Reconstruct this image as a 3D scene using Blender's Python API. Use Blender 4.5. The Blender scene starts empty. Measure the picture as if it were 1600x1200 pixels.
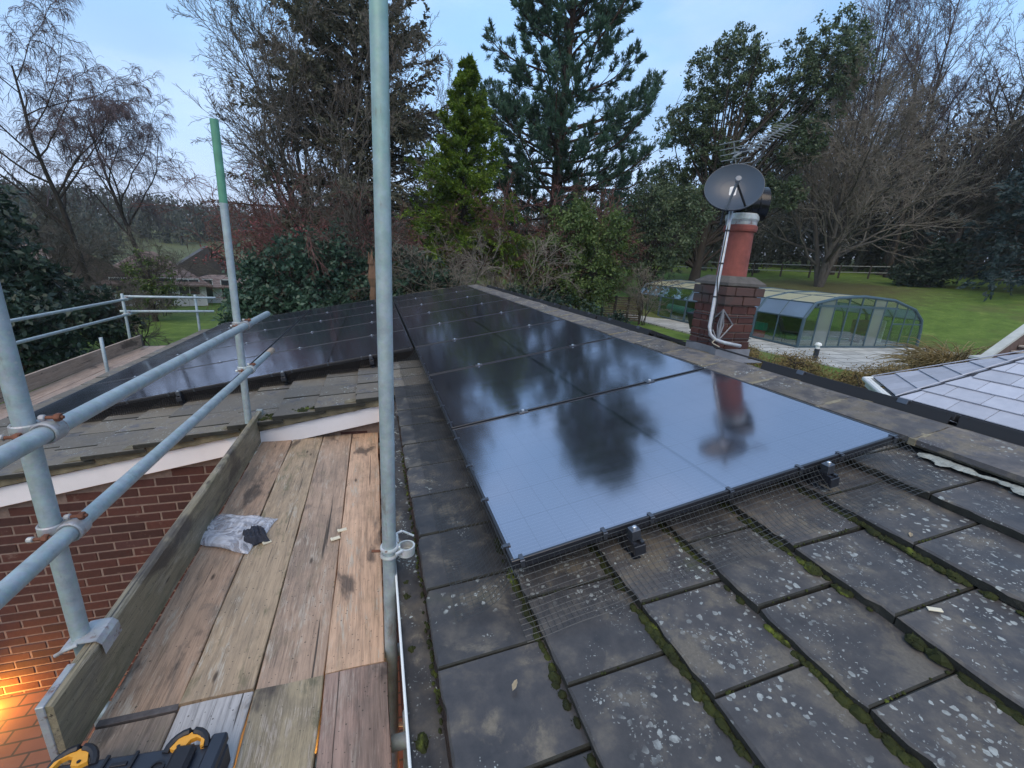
import bpy, math, random
import numpy as np
from mathutils import Vector, Matrix

# ------------------------------------------------------------------ camera, sky, light, exposure
S = bpy.context.scene
COL = S.collection
PITCH = 0.1932                       # slope of the big roof (about 11 degrees)
CAM = np.array([-0.401, -1.096, 0.927])
YAW, TILT, ROLL = 0.3204, -0.2773, 0.0644

def setup():
    f = np.array([math.sin(YAW)*math.cos(TILT), math.cos(YAW)*math.cos(TILT), math.sin(TILT)])
    r = np.array([math.cos(YAW), -math.sin(YAW), 0.0]); u = np.cross(r, f)
    r2 = math.cos(ROLL)*r + math.sin(ROLL)*u
    u2 = -math.sin(ROLL)*r + math.cos(ROLL)*u
    m = Matrix(((r2[0], u2[0], -f[0], CAM[0]), (r2[1], u2[1], -f[1], CAM[1]), (r2[2], u2[2], -f[2], CAM[2]), (0, 0, 0, 1)))
    cd = bpy.data.cameras.new('camera'); co = bpy.data.objects.new('camera', cd); COL.objects.link(co)
    co.matrix_world = m
    cd.sensor_fit = 'HORIZONTAL'; cd.sensor_width = 36.0; cd.lens = 36.0*667.24/1600.0
    cd.clip_start = 0.02; cd.clip_end = 1500.0
    S.camera = co
    S.render.resolution_x, S.render.resolution_y = 1024, 768
    S.view_settings.view_transform = 'Standard'; S.view_settings.look = 'None'
    S.view_settings.exposure = 0.24; S.view_settings.gamma = 1.0; S.view_settings.use_curve_mapping = False
    S.render.engine = 'CYCLES'
    S.cycles.max_bounces = 8; S.cycles.diffuse_bounces = 3; S.cycles.glossy_bounces = 4
    S.cycles.transparent_max_bounces = 12
    S.cycles.use_denoising = True

SUN_EL, SUN_AZ = math.radians(52), math.radians(205)      # azimuth measured from +Y towards +X: behind the camera
def world():
    w = bpy.data.worlds.new('World'); S.world = w; w.use_nodes = True
    nt = w.node_tree; nt.nodes.clear(); N = nt.nodes.new; L = nt.links.new
    out = N('ShaderNodeOutputWorld'); add = N('ShaderNodeAddShader')
    sky = N('ShaderNodeTexSky'); sky.sky_type = 'NISHITA'; sky.sun_disc = False
    sky.sun_elevation = SUN_EL; sky.sun_rotation = SUN_AZ; sky.dust_density = 3.0; sky.air_density = 1.2
    b1 = N('ShaderNodeBackground'); b1.inputs[1].default_value = 0.05
    L(sky.outputs[0], b1.inputs[0])
    # the overcast layer: brighter overhead than at the horizon, soft cloud structure
    tc = N('ShaderNodeTexCoord'); sep = N('ShaderNodeSeparateXYZ'); L(tc.outputs['Generated'], sep.inputs[0])
    rmp = N('ShaderNodeValToRGB'); L(sep.outputs[2], rmp.inputs[0])
    e = rmp.color_ramp.elements
    e[0].position = 0.0; e[0].color = (0.46, 0.50, 0.69, 1)
    e[1].position = 1.0; e[1].color = (0.38, 0.50, 0.70, 1)
    k = e.new(0.10); k.color = (0.38, 0.50, 0.75, 1)
    k = e.new(0.38); k.color = (0.27, 0.49, 0.81, 1)
    mp = N('ShaderNodeMapping'); mp.inputs['Scale'].default_value = (1.0, 1.0, 2.6); L(tc.outputs['Generated'], mp.inputs[0])
    nz = N('ShaderNodeTexNoise'); nz.inputs['Scale'].default_value = 2.2; nz.inputs['Detail'].default_value = 4; nz.inputs['Roughness'].default_value = 0.5
    L(mp.outputs[0], nz.inputs[0])
    mr = N('ShaderNodeMapRange'); mr.inputs[1].default_value = 0.3; mr.inputs[2].default_value = 0.7; mr.inputs[3].default_value = 0.90; mr.inputs[4].default_value = 1.16
    L(nz.outputs[0], mr.inputs[0])
    nz2 = N('ShaderNodeTexNoise'); nz2.inputs['Scale'].default_value = 3.6; nz2.inputs['Detail'].default_value = 5; nz2.inputs['Roughness'].default_value = 0.55; L(mp.outputs[0], nz2.inputs[0])
    cm = N('ShaderNodeMapRange'); cm.interpolation_type = 'SMOOTHSTEP'; cm.inputs[1].default_value = 0.46; cm.inputs[2].default_value = 0.72; cm.inputs[4].default_value = 0.35; L(nz2.outputs[0], cm.inputs[0])
    cx = N('ShaderNodeMix'); cx.data_type = 'RGBA'; L(cm.outputs[0], cx.inputs[0]); L(rmp.outputs[0], cx.inputs[6]); cx.inputs[7].default_value = (0.56, 0.67, 0.88, 1)
    vm = N('ShaderNodeVectorMath'); vm.operation = 'SCALE'; L(cx.outputs[2], vm.inputs[0]); L(mr.outputs[0], vm.inputs['Scale'])
    b2 = N('ShaderNodeBackground'); b2.inputs[1].default_value = 1.0; L(vm.outputs[0], b2.inputs[0])
    L(b1.outputs[0], add.inputs[0]); L(b2.outputs[0], add.inputs[1]); L(add.outputs[0], out.inputs[0])
    sd = bpy.data.lights.new('sun', 'SUN'); so = bpy.data.objects.new('sun', sd); COL.objects.link(so)
    sd.energy = 1.5; sd.angle = math.radians(45); sd.color = (1.0, 0.80, 0.58)
    d = Vector((math.sin(SUN_AZ)*math.cos(SUN_EL), math.cos(SUN_AZ)*math.cos(SUN_EL), math.sin(SUN_EL)))
    so.rotation_euler = d.to_track_quat('Z', 'Y').to_euler(); so.location = d*40
setup(); world()

# ------------------------------------------------------------------ small helpers
RNG = np.random.default_rng(7)
random.seed(7)
PI = math.pi

def tag(o, label=None, cat=None, group=None, kind=None):
    if label: o['label'] = label
    if cat: o['category'] = cat
    if group: o['group'] = group
    if kind: o['kind'] = kind
    return o

def thing(name, label, cat, loc=(0, 0, 0), rot=(0, 0, 0), group=None):
    o = bpy.data.objects.new(name, None); COL.objects.link(o)
    o.empty_display_size = 0.1
    o.location = loc; o.rotation_euler = rot
    return tag(o, label, cat, group)

def obj(name, me, parent=None, loc=(0, 0, 0), rot=(0, 0, 0)):
    o = bpy.data.objects.new(name, me); COL.objects.link(o)
    o.parent = parent; o.location = loc; o.rotation_euler = rot
    return o

def mesh(name, verts, faces, mat, smooth=False):
    """verts (n,3) array; faces: list of (k-gon index arrays of equal size) or an int array (m,k)"""
    verts = np.asarray(verts, dtype=np.float32)
    groups = faces if isinstance(faces, list) else [faces]
    groups = [np.asarray(g, dtype=np.int32) for g in groups if len(g)]
    me = bpy.data.meshes.new(name)
    me.vertices.add(len(verts)); me.vertices.foreach_set('co', verts.ravel())
    loops = np.concatenate([g.ravel() for g in groups])
    counts = np.concatenate([np.full(len(g), g.shape[1], dtype=np.int32) for g in groups])
    starts = np.concatenate([[0], np.cumsum(counts)[:-1]]).astype(np.int32)
    me.loops.add(len(loops)); me.loops.foreach_set('vertex_index', loops)
    me.polygons.add(len(counts)); me.polygons.foreach_set('loop_start', starts); me.polygons.foreach_set('loop_total', counts)
    me.polygons.foreach_set('use_smooth', np.full(len(counts), bool(smooth), dtype=bool))
    me.materials.append(mat)
    me.update(calc_edges=True)
    return me

class MB:
    """collects shapes into one mesh"""
    def __init__(s): s.v = []; s.f3 = []; s.f4 = []; s.n = 0; s.fn = []
    def add(s, v, f4=(), f3=(), fn=()):
        v = np.asarray(v, float).reshape(-1, 3); o = s.n
        s.v.append(v); s.n += len(v)
        if len(f4): s.f4.append(np.asarray(f4, int)+o)
        if len(f3): s.f3.append(np.asarray(f3, int)+o)
        for g in fn: s.fn.append(np.asarray([g], int)+o)
        return s
    def box(s, lo, hi, b=0.0):
        lo = np.array(lo, float); hi = np.array(hi, float)
        if b <= 0:
            v = [(x, y, z) for x in (lo[0], hi[0]) for y in (lo[1], hi[1]) for z in (lo[2], hi[2])]
            return s.add(v, [(0, 1, 3, 2), (4, 6, 7, 5), (0, 4, 5, 1), (2, 3, 7, 6), (0, 2, 6, 4), (1, 5, 7, 3)])
        # bevelled box: 24 verts
        v = []; idx = {}
        for sx in (0, 1):
            for sy in (0, 1):
                for sz in (0, 1):
                    c = np.array([(lo, hi)[sx][0], (lo, hi)[sy][1], (lo, hi)[sz][2]])
                    sg = np.array([1-2*sx, 1-2*sy, 1-2*sz])
                    for ax in range(3):
                        d = sg*b; d[ax] = 0
                        idx[(sx, sy, sz, ax)] = len(v); v.append(c+d)
        q = []; t = []
        for ax in range(3):
            a, c = [(1, 2), (0, 2), (0, 1)][ax]
            for sd in (0, 1):
                def K(p, r):
                    k = [0, 0, 0]; k[ax] = sd; k[a] = p; k[c] = r
                    return idx[(k[0], k[1], k[2], ax)]
                q.append((K(0, 0), K(1, 0), K(1, 1), K(0, 1)))
        for ax in range(3):       # edges along ax
            a, c = [(1, 2), (0, 2), (0, 1)][ax]
            for p in (0, 1):
                for r in (0, 1):
                    def K(e, w):
                        k = [0, 0, 0]; k[ax] = e; k[a] = p; k[c] = r
                        return idx[(k[0], k[1], k[2], w)]
                    q.append((K(0, a), K(1, a), K(1, c), K(0, c)))
        for sx in (0, 1):
            for sy in (0, 1):
                for sz in (0, 1): t.append(tuple(idx[(sx, sy, sz, ax)] for ax in range(3)))
        return s.add(v, q, t)
    def tube(s, pts, r, k=10, caps=True):
        P = np.asarray(pts, float); n = len(P)
        R = np.broadcast_to(np.asarray(r, float), (n,))
        V, F = tubes(P[None], R[None], k)
        o = s.n; s.add(V, F)
        if caps:
            s.fn.append(np.array([list(range(k))[::-1]])+o); s.fn.append(np.array([[(n-1)*k+i for i in range(k)]])+o)
        return s
    def lathe(s, prof, c=(0, 0, 0), k=20, caps=True, axis=None):
        """prof: list of (r, z)"""
        a = np.linspace(0, 2*PI, k, endpoint=False)
        v = np.array([[r*math.cos(t), r*math.sin(t), z] for r, z in prof for t in a])
        if axis is not None:
            q = Vector(axis).to_track_quat('Z', 'Y').to_matrix(); v = v @ np.array(q).T
        v = v+np.array(c)
        n = len(prof); f = []
        for i in range(n-1):
            for j in range(k):
                f.append((i*k+j, i*k+(j+1) % k, (i+1)*k+(j+1) % k, (i+1)*k+j))
        fn = []
        if caps: fn = [list(range(k))[::-1], [(n-1)*k+j for j in range(k)]]
        return s.add(v, f, fn=fn)
    def prism(s, poly, ax, lo, hi):
        """poly: 2-D outline, extruded along axis ax ('x','y','z')"""
        P = np.asarray(poly, float); n = len(P); a = 'xyz'.index(ax); o = [i for i in range(3) if i != a]
        v = np.zeros((2*n, 3)); v[:n, o] = P; v[n:, o] = P; v[:n, a] = lo; v[n:, a] = hi
        f = [(i, (i+1) % n, n+(i+1) % n, n+i) for i in range(n)]
        return s.add(v, f, fn=[list(range(n))[::-1], list(range(n, 2*n))])
    def quad(s, a, b, c, d): return s.add([a, b, c, d], [(0, 1, 2, 3)])
    def mesh(s, name, mat, smooth=False):
        g = []
        if s.f4: g.append(np.concatenate(s.f4))
        if s.f3: g.append(np.concatenate(s.f3))
        by = {}
        for x in s.fn: by.setdefault(x.shape[1], []).append(x)
        for k in by: g.append(np.concatenate(by[k]))
        me = mesh(name, np.concatenate(s.v), g, mat, smooth)
        return me
    def build(s, name, mat, parent=None, loc=(0, 0, 0), rot=(0, 0, 0), smooth=False):
        return obj(name, s.mesh(name, mat, smooth), parent, loc, rot)

def nrmz(v): return v/np.maximum(np.linalg.norm(v, axis=-1, keepdims=True), 1e-9)

def tubes(P, R, k):
    """P (N,n,3) polylines, R (N,n) radii -> verts, quads"""
    N, n, _ = P.shape
    T = nrmz(np.gradient(P, axis=1))
    t0 = T[:, 0]; ref = np.zeros((N, 3)); ref[np.arange(N), np.argmin(np.abs(t0), axis=1)] = 1.0
    U = nrmz(np.cross(T, ref[:, None, :])); V = np.cross(T, U)
    a = np.arange(k)*2*PI/k
    ring = np.cos(a)[None, None, :, None]*U[:, :, None, :]+np.sin(a)[None, None, :, None]*V[:, :, None, :]
    verts = (P[:, :, None, :]+R[:, :, None, None]*ring).reshape(-1, 3)
    i = np.arange(N)[:, None, None]*n*k; j = np.arange(n-1)[None, :, None]*k; c = np.arange(k)[None, None, :]; c2 = (c+1) % k
    f = np.stack([i+j+c, i+j+c2, i+j+k+c2, i+j+k+c], axis=-1).reshape(-1, 4)
    return verts, f

def roof_pt(u, v, w=0.0):
    return (u*math.cos(PITCH)-w*math.sin(PITCH), v, u*math.sin(PITCH)+w*math.cos(PITCH))
RR = (0, -PITCH, 0)

# ------------------------------------------------------------------ materials
class NT:
    def __init__(s, name):
        m = bpy.data.materials.new(name); m.use_nodes = True
        s.m = m; s.nt = m.node_tree; s.b = s.nt.nodes['Principled BSDF']
    def N(s, t, **k):
        n = s.nt.nodes.new(t)
        for a, v in k.items(): setattr(n, a, v)
        return n
    def L(s, a, b): s.nt.links.new(a, b)
    def pos(s, scale=(1, 1, 1), rot=(0, 0, 0), obj=False):
        if obj: src = s.N('ShaderNodeTexCoord').outputs['Object']
        else: src = s.N('ShaderNodeNewGeometry').outputs['Position']
        mp = s.N('ShaderNodeMapping'); mp.inputs['Scale'].default_value = scale; mp.inputs['Rotation'].default_value = rot
        s.L(src, mp.inputs[0]); return mp.outputs[0]
    def noise(s, vec, scale, detail=5, rough=0.55, dist=0.0):
        n = s.N('ShaderNodeTexNoise'); n.inputs['Scale'].default_value = scale; n.inputs['Detail'].default_value = detail
        n.inputs['Roughness'].default_value = rough; n.inputs['Distortion'].default_value = dist
        if vec is not None: s.L(vec, n.inputs['Vector'])
        return n.outputs['Fac']
    def voro(s, vec, scale, feature='F1', out='Distance', rand=1.0):
        n = s.N('ShaderNodeTexVoronoi', feature=feature); n.inputs['Scale'].default_value = scale; n.inputs['Randomness'].default_value = rand
        if vec is not None: s.L(vec, n.inputs['Vector'])
        return n.outputs[out]
    def ramp(s, fac, stops, interp='LINEAR'):
        n = s.N('ShaderNodeValToRGB'); cr = n.color_ramp; cr.interpolation = interp
        while len(cr.elements) < len(stops): cr.elements.new(0.5)
        for e, (p, c) in zip(cr.elements, stops):
            e.position = p; e.color = (c, c, c, 1) if isinstance(c, (int, float)) else (*c, 1)
        s.L(fac, n.inputs[0]); return n.outputs[0]
    def step(s, fac, lo, hi):
        n = s.N('ShaderNodeMapRange', interpolation_type='SMOOTHSTEP'); n.inputs[1].default_value = lo; n.inputs[2].default_value = hi
        s.L(fac, n.inputs[0]); return n.outputs[0]
    def math(s, op, a, b=None):
        n = s.N('ShaderNodeMath', operation=op)
        for i, x in enumerate((a, b)):
            if x is None: continue
            if isinstance(x, (int, float)): n.inputs[i].default_value = x
            else: s.L(x, n.inputs[i])
        return n.outputs[0]
    def mix(s, fac, a, b, blend='MIX'):
        n = s.N('ShaderNodeMix', data_type='RGBA', blend_type=blend)
        for i, x in ((0, fac), (6, a), (7, b)):
            if isinstance(x, (int, float)): n.inputs[i].default_value = x
            elif isinstance(x, tuple): n.inputs[i].default_value = (*x, 1)
            else: s.L(x, n.inputs[i])
        return n.outputs[2]
    def rnd(s): return s.N('ShaderNodeObjectInfo').outputs['Random']
    def hsv(s, col, h=None, sat=None, val=None):
        n = s.N('ShaderNodeHueSaturation'); s.L(col, n.inputs['Color'])
        for k, x in (('Hue', h), ('Saturation', sat), ('Value', val)):
            if x is None: continue
            if isinstance(x, (int, float)): n.inputs[k].default_value = x
            else: s.L(x, n.inputs[k])
        return n.outputs[0]
    def rng(s, fac, lo, hi, f0=0.0, f1=1.0):
        n = s.N('ShaderNodeMapRange'); n.inputs[1].default_value = f0; n.inputs[2].default_value = f1
        n.inputs[3].default_value = lo; n.inputs[4].default_value = hi; s.L(fac, n.inputs[0]); return n.outputs[0]
    def bump(s, h, strength=0.3, dist=0.01):
        n = s.N('ShaderNodeBump'); n.inputs['Strength'].default_value = strength; n.inputs['Distance'].default_value = dist
        s.L(h, n.inputs['Height']); s.L(n.outputs[0], s.b.inputs['Normal']); return n
    def fin(s, col=None, rough=None, metal=None, spec=None):
        for k, x in (('Base Color', col), ('Roughness', rough), ('Metallic', metal), ('Specular IOR Level', spec)):
            if x is None: continue
            if isinstance(x, (int, float)): s.b.inputs[k].default_value = x
            elif isinstance(x, tuple): s.b.inputs[k].default_value = (*x, 1)
            else: s.L(x, s.b.inputs[k])
        return s.m

def plain(name, col, rough=0.5, metal=0.0, var=0.12, scale=6.0, spec=None, bump=0.0):
    t = NT(name); p = t.pos(); n = t.noise(p, scale, 6, 0.6)
    c = t.ramp(n, [(0.25, tuple(x*(1-var) for x in col)), (0.75, tuple(min(1, x*(1+var)) for x in col))])
    if bump: t.bump(t.noise(p, scale*6, 4), bump, 0.004)
    return t.fin(c, t.rng(n, max(0, rough-0.08), min(1, rough+0.08)), metal, spec)

def m_tile(name, lich=0.5, dark=1.0, tan=0.5, green=0.3, rough=0.62):
    t = NT(name); p = t.pos(); r = t.rnd()
    big = t.noise(p, 3.1, 5, 0.6, 0.4); mid = t.noise(p, 13, 6, 0.65); fine = t.noise(p, 120, 4, 0.7)
    c = t.ramp(t.math('ADD', t.math('MULTIPLY', mid, .6), t.math('MULTIPLY', big, .4)), [(0.30, (0.022*dark, 0.023*dark, 0.027*dark)), (0.5, (0.052*dark, 0.050*dark, 0.051*dark)), (0.68, (0.120*dark, 0.106*dark, 0.086*dark))])
    tm = t.math('MULTIPLY', t.step(t.noise(p, 6.3, 6, 0.66, 0.3), 0.62-0.10*tan, 0.72-0.10*tan), 0.85)
    c = t.mix(tm, c, t.ramp(fine, [(0.3, (0.105, 0.092, 0.070)), (0.7, (0.165, 0.146, 0.115))]))
    gm = t.math('MULTIPLY', t.step(t.noise(p, 2.3, 5, 0.7), 0.66-0.1*green, 0.8), 0.7)
    c = t.mix(gm, c, (0.085, 0.095, 0.045))
    # lichen rosettes in two sizes, gathered in patches
    wv = t.N('ShaderNodeVectorMath', operation='ADD'); t.L(p, wv.inputs[0])
    ns = t.N('ShaderNodeTexNoise'); ns.inputs['Scale'].default_value = 55; t.L(p, ns.inputs['Vector'])
    sc = t.N('ShaderNodeVectorMath', operation='SCALE'); sc.inputs['Scale'].default_value = 0.022; t.L(ns.outputs['Color'], sc.inputs[0]); t.L(sc.outputs[0], wv.inputs[1])
    wp = wv.outputs[0]
    patch = t.step(t.noise(p, 4.7, 3, 0.6), 0.60-0.20*lich, 0.70-0.14*lich)
    v1 = t.math('SUBTRACT', t.rng(t.voro(wp, 47, out='Color'), -0.05, 0.52), t.voro(wp, 47))
    v2 = t.math('SUBTRACT', t.rng(t.voro(wp, 118, out='Color'), -0.1, 0.46), t.voro(wp, 118))
    l1 = t.math('MULTIPLY', t.step(v1, 0.0, 0.07), patch)
    l2 = t.math('MULTIPLY', t.step(v2, 0.0, 0.07), t.step(t.noise(p, 7.7, 3), 0.62-0.2*lich, 0.70-0.12*lich))
    lm = t.math('MULTIPLY', t.math('MAXIMUM', l1, l2), t.rng(t.noise(p, 90, 3), 0.45, 1.0, 0.3, 0.65))
    c = t.mix(lm, c, t.ramp(t.noise(p, 20, 2), [(0.3, (0.29, 0.335, 0.335)), (0.7, (0.43, 0.46, 0.435))]))
    c = t.hsv(c, None, t.rng(r, 0.8, 1.15), t.rng(r, 0.78, 1.18))
    h = t.math('ADD', t.math('MULTIPLY', fine, 0.35), t.math('ADD', mid, t.math('MULTIPLY', lm, 0.25)))
    t.bump(h, 0.35, 0.004)
    return t.fin(c, t.rng(big, rough-0.16, rough+0.16, 0.3, 0.7), 0.0, 0.45)

def m_wood(name, base=(0.30, 0.215, 0.15), grey=0.5, green=0.3, pale=0.5):
    t = NT(name); r = t.rnd(); p0 = t.pos()
    off = t.N('ShaderNodeCombineXYZ'); t.L(t.math('MULTIPLY', r, 37.0), off.inputs[0]); t.L(t.math('MULTIPLY', r, 11.0), off.inputs[1])
    ad = t.N('ShaderNodeVectorMath', operation='ADD'); t.L(p0, ad.inputs[0]); t.L(off.outputs[0], ad.inputs[1]); p = ad.outputs[0]
    def mp(sc):
        m = t.N('ShaderNodeMapping'); m.inputs['Scale'].default_value = sc; t.L(p, m.inputs[0]); return m.outputs[0]
    grain = t.noise(mp((58, 2.6, 58)), 1.0, 7, 0.70, 0.7); fine = t.noise(mp((260, 12, 260)), 1.0, 5, 0.75)
    blot = t.noise(mp((6, 2.6, 6)), 1.0, 6, 0.66, 0.5); blot2 = t.noise(mp((10, 3.0, 10)), 1.3, 6, 0.7, 0.3); wide = t.noise(mp((3.4, 1.5, 3.4)), 1.0, 5, 0.62, 0.4)
    tint = t.ramp(r, [(0.0, (1.06, 0.98, 0.96)), (0.5, (0.97, 0.97, 0.97)), (1.0, (0.93, 0.93, 0.90))])
    gf = t.math('ADD', t.math('MULTIPLY', grain, .6), t.math('MULTIPLY', fine, .4))
    c = t.ramp(gf, [(0.34, tuple(x*0.42 for x in base)), (0.5, base), (0.64, tuple(min(1, x*1.3) for x in base))])
    c = t.mix(1.0, c, tint, 'MULTIPLY')
    c = t.mix(t.math('MULTIPLY', t.step(blot, 0.46, 0.64), grey), c, t.ramp(fine, [(.3, (0.085, 0.072, 0.060)), (.7, (0.19, 0.165, 0.14))]))
    c = t.mix(t.math('MULTIPLY', t.step(blot2, 0.53, 0.66), green), c, t.ramp(fine, [(.3, (0.10, 0.092, 0.05)), (.7, (0.20, 0.185, 0.11))]))
    pn = t.math('MULTIPLY', t.noise(mp((13, 3.2, 13)), 1.0, 7, 0.74, .4), t.rng(fine, 0.82, 1.18, 0.3, 0.7))
    c = t.mix(t.math('MULTIPLY', t.step(pn, 0.55, 0.66), pale), c, t.ramp(gf, [(.4, (0.34, 0.29, 0.235)), (.6, (0.52, 0.46, 0.38))]))
    kn = t.voro(mp((9, 2.8, 9)), 1.0); c = t.mix(t.math('MULTIPLY', t.step(kn, 0.10, 0.03), 0.85), c, (0.05, 0.032, 0.022))
    cr = t.math('MULTIPLY', t.step(t.noise(mp((50, 0.8, 50)), 1.0, 3, 0.5), 0.335, 0.30), 0.85); c = t.mix(cr, c, (0.03, 0.024, 0.018))
    dk = t.step(wide, 0.57, 0.66); c = t.mix(t.math('MULTIPLY', dk, 0.8), c, t.ramp(fine, [(.3, (0.030, 0.024, 0.022)), (.7, (0.085, 0.068, 0.058))]))
    c = t.hsv(c, t.rng(r, 0.490, 0.506), t.rng(r, 0.85, 1.15), t.rng(r, 0.88, 1.12))
    t.bump(t.math('ADD', grain, t.math('SUBTRACT', t.math('MULTIPLY', fine, 0.6), t.math('MULTIPLY', cr, 0.8))), 0.5, 0.004)
    spd = t.step(t.math('SUBTRACT', t.rng(t.voro(p, 60, out='Color'), -.1, .28), t.voro(p, 60)), 0.0, .06); c = t.mix(t.math('MULTIPLY', spd, .7), c, (0.045, 0.038, 0.03))
    c = t.hsv(c, None, .95, .88)
    return t.fin(c, t.rng(blot, 0.36, 0.7), 0.0, 0.4)

def m_steel(name, col=(0.36, 0.43, 0.455), rust=0.0, tinge=False):
    t = NT(name); p = t.pos(obj=False); n = t.noise(p, 22, 6, 0.65); n2 = t.noise(p, 5, 4, 0.6); sp = t.voro(p, 75, out='Color')
    c = t.ramp(n, [(0.3, tuple(x*0.78 for x in col)), (0.7, tuple(x*1.15 for x in col))])
    c = t.mix(0.08, c, sp, 'MULTIPLY')
    c = t.mix(t.math('MULTIPLY', t.step(n2, 0.56, 0.8), 0.22), c, (0.55, 0.60, 0.60))
    spz = t.N('ShaderNodeSeparateXYZ'); t.L(p, spz.inputs[0])
    if tinge: c = t.mix(t.math('MULTIPLY', t.step(t.math('ADD', spz.outputs[2], t.math('MULTIPLY', n2, .8)), 1.0, 2.2), .55), c, (0.16, 0.38, 0.30))
    spk = t.step(t.math('SUBTRACT', t.rng(t.voro(p, 58, out='Color'), -.1, .30), t.voro(p, 58)), 0.0, .05)
    c = t.mix(t.math('MULTIPLY', t.math('MULTIPLY', spk, t.step(n2, .45, .6)), .6), c, (.50, .50, .46))
    c = t.mix(t.math('MULTIPLY', t.step(t.noise(t.pos((1, 1, .25)), 11, 6, .75), .57, .70), .60), c, (0.17, 0.13, 0.10))
    if rust: c = t.mix(t.math('MULTIPLY', t.step(t.noise(p, 30, 5, 0.7), 0.62-rust*0.2, 0.72), 0.9), c, (0.16, 0.065, 0.035))
    t.bump(n, 0.12, 0.002)
    return t.fin(c, t.rng(n2, 0.42, 0.62), 0.35, 0.5)

def m_brick(name):
    t = NT(name); r = t.rnd(); p = t.pos(); n = t.noise(p, 30, 6, 0.7); f = t.noise(p, 160, 3, 0.7)
    c = t.ramp(r, [(0.0, (0.052, 0.026, 0.024)), (0.45, (0.080, 0.034, 0.030)), (0.8, (0.100, 0.042, 0.034)), (1.0, (0.070, 0.037, 0.038))])
    c = t.mix(0.5, c, t.ramp(n, [(0.3, 0.45), (0.7, 1.0)]), 'MULTIPLY')
    c = t.mix(t.math('MULTIPLY', t.step(t.noise(p, 9, 5, 0.7), 0.6, 0.72), 0.25), c, (0.32, 0.26, 0.22))
    t.bump(t.math('ADD', n, t.math('MULTIPLY', f, 0.5)), 0.4, 0.004)
    return t.fin(c, 0.85, 0.0, 0.3)

def m_leaf(name, c1, c2, c3=None, rough=0.55, sc=1.3, trans=0.25):
    t = NT(name); p = t.pos(); n = t.noise(p, sc, 4, 0.6); q = t.noise(p, 9.0, 3, 0.7)
    c = t.ramp(n, [(0.33, c1), (0.66, c2)])
    if c3: c = t.mix(t.step(q, 0.58, 0.68), c, c3)
    c = t.hsv(c, None, None, t.rng(q, 0.65, 1.4, 0.3, 0.7))
    t.fin(c, rough, 0.0, 0.35)
    if trans:
        tr = t.N('ShaderNodeBsdfTranslucent'); t.L(c, tr.inputs[0]); ms = t.N('ShaderNodeMixShader'); ms.inputs[0].default_value = trans
        t.L(t.b.outputs[0], ms.inputs[1]); t.L(tr.outputs[0], ms.inputs[2]); t.L(ms.outputs[0], t.nt.nodes['Material Output'].inputs[0])
    return t.m

def m_bark(name, c1, c2):
    t = NT(name); p = t.pos((1, 1, 0.35)); n = t.noise(p, 9, 6, 0.7)
    t.bump(n, 0.5, 0.03)
    return t.fin(t.ramp(n, [(0.3, c1), (0.7, c2)]), 0.85, 0.0, 0.2)

def m_glass(name, tint=(0.75, 0.82, 0.80), refl=0.12, rough=0.03, alpha=0.0, col=(0.5, 0.6, 0.7)):
    t = NT(name); nt = t.nt
    tr = t.N('ShaderNodeBsdfTransparent'); tr.inputs[0].default_value = (*tint, 1)
    gl = t.N('ShaderNodeBsdfGlossy'); gl.inputs['Roughness'].default_value = rough; gl.inputs[0].default_value = (0.9, 0.95, 1, 1)
    fr = t.N('ShaderNodeLayerWeight'); fr.inputs[0].default_value = 0.5
    fac = t.rng(t.math('POWER', fr.outputs['Facing'], 3.0), refl, 0.8)
    m1 = t.N('ShaderNodeMixShader'); t.L(fac, m1.inputs[0]); t.L(tr.outputs[0], m1.inputs[1]); t.L(gl.outputs[0], m1.inputs[2])
    o = m1.outputs[0]
    if alpha:
        t.b.inputs['Base Color'].default_value = (*col, 1); t.b.inputs['Roughness'].default_value = 0.35
        n = t.noise(t.pos(), 1.5, 4); t.L(t.ramp(n, [(0.3, tuple(x*0.85 for x in col)), (0.7, col)]), t.b.inputs['Base Color'])
        m2 = t.N('ShaderNodeMixShader'); tl = t.N('ShaderNodeBsdfTranslucent'); tl.inputs[0].default_value = (*[min(1, x*1.15) for x in col], 1); m3 = t.N('ShaderNodeMixShader'); m3.inputs[0].default_value = .45
        t.L(t.b.outputs[0], m3.inputs[1]); t.L(tl.outputs[0], m3.inputs[2]); m2.inputs[0].default_value = alpha; t.L(o, m2.inputs[1]); t.L(m3.outputs[0], m2.inputs[2]); o = m2.outputs[0]
    t.L(o, nt.nodes['Material Output'].inputs[0])
    return t.m

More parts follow.
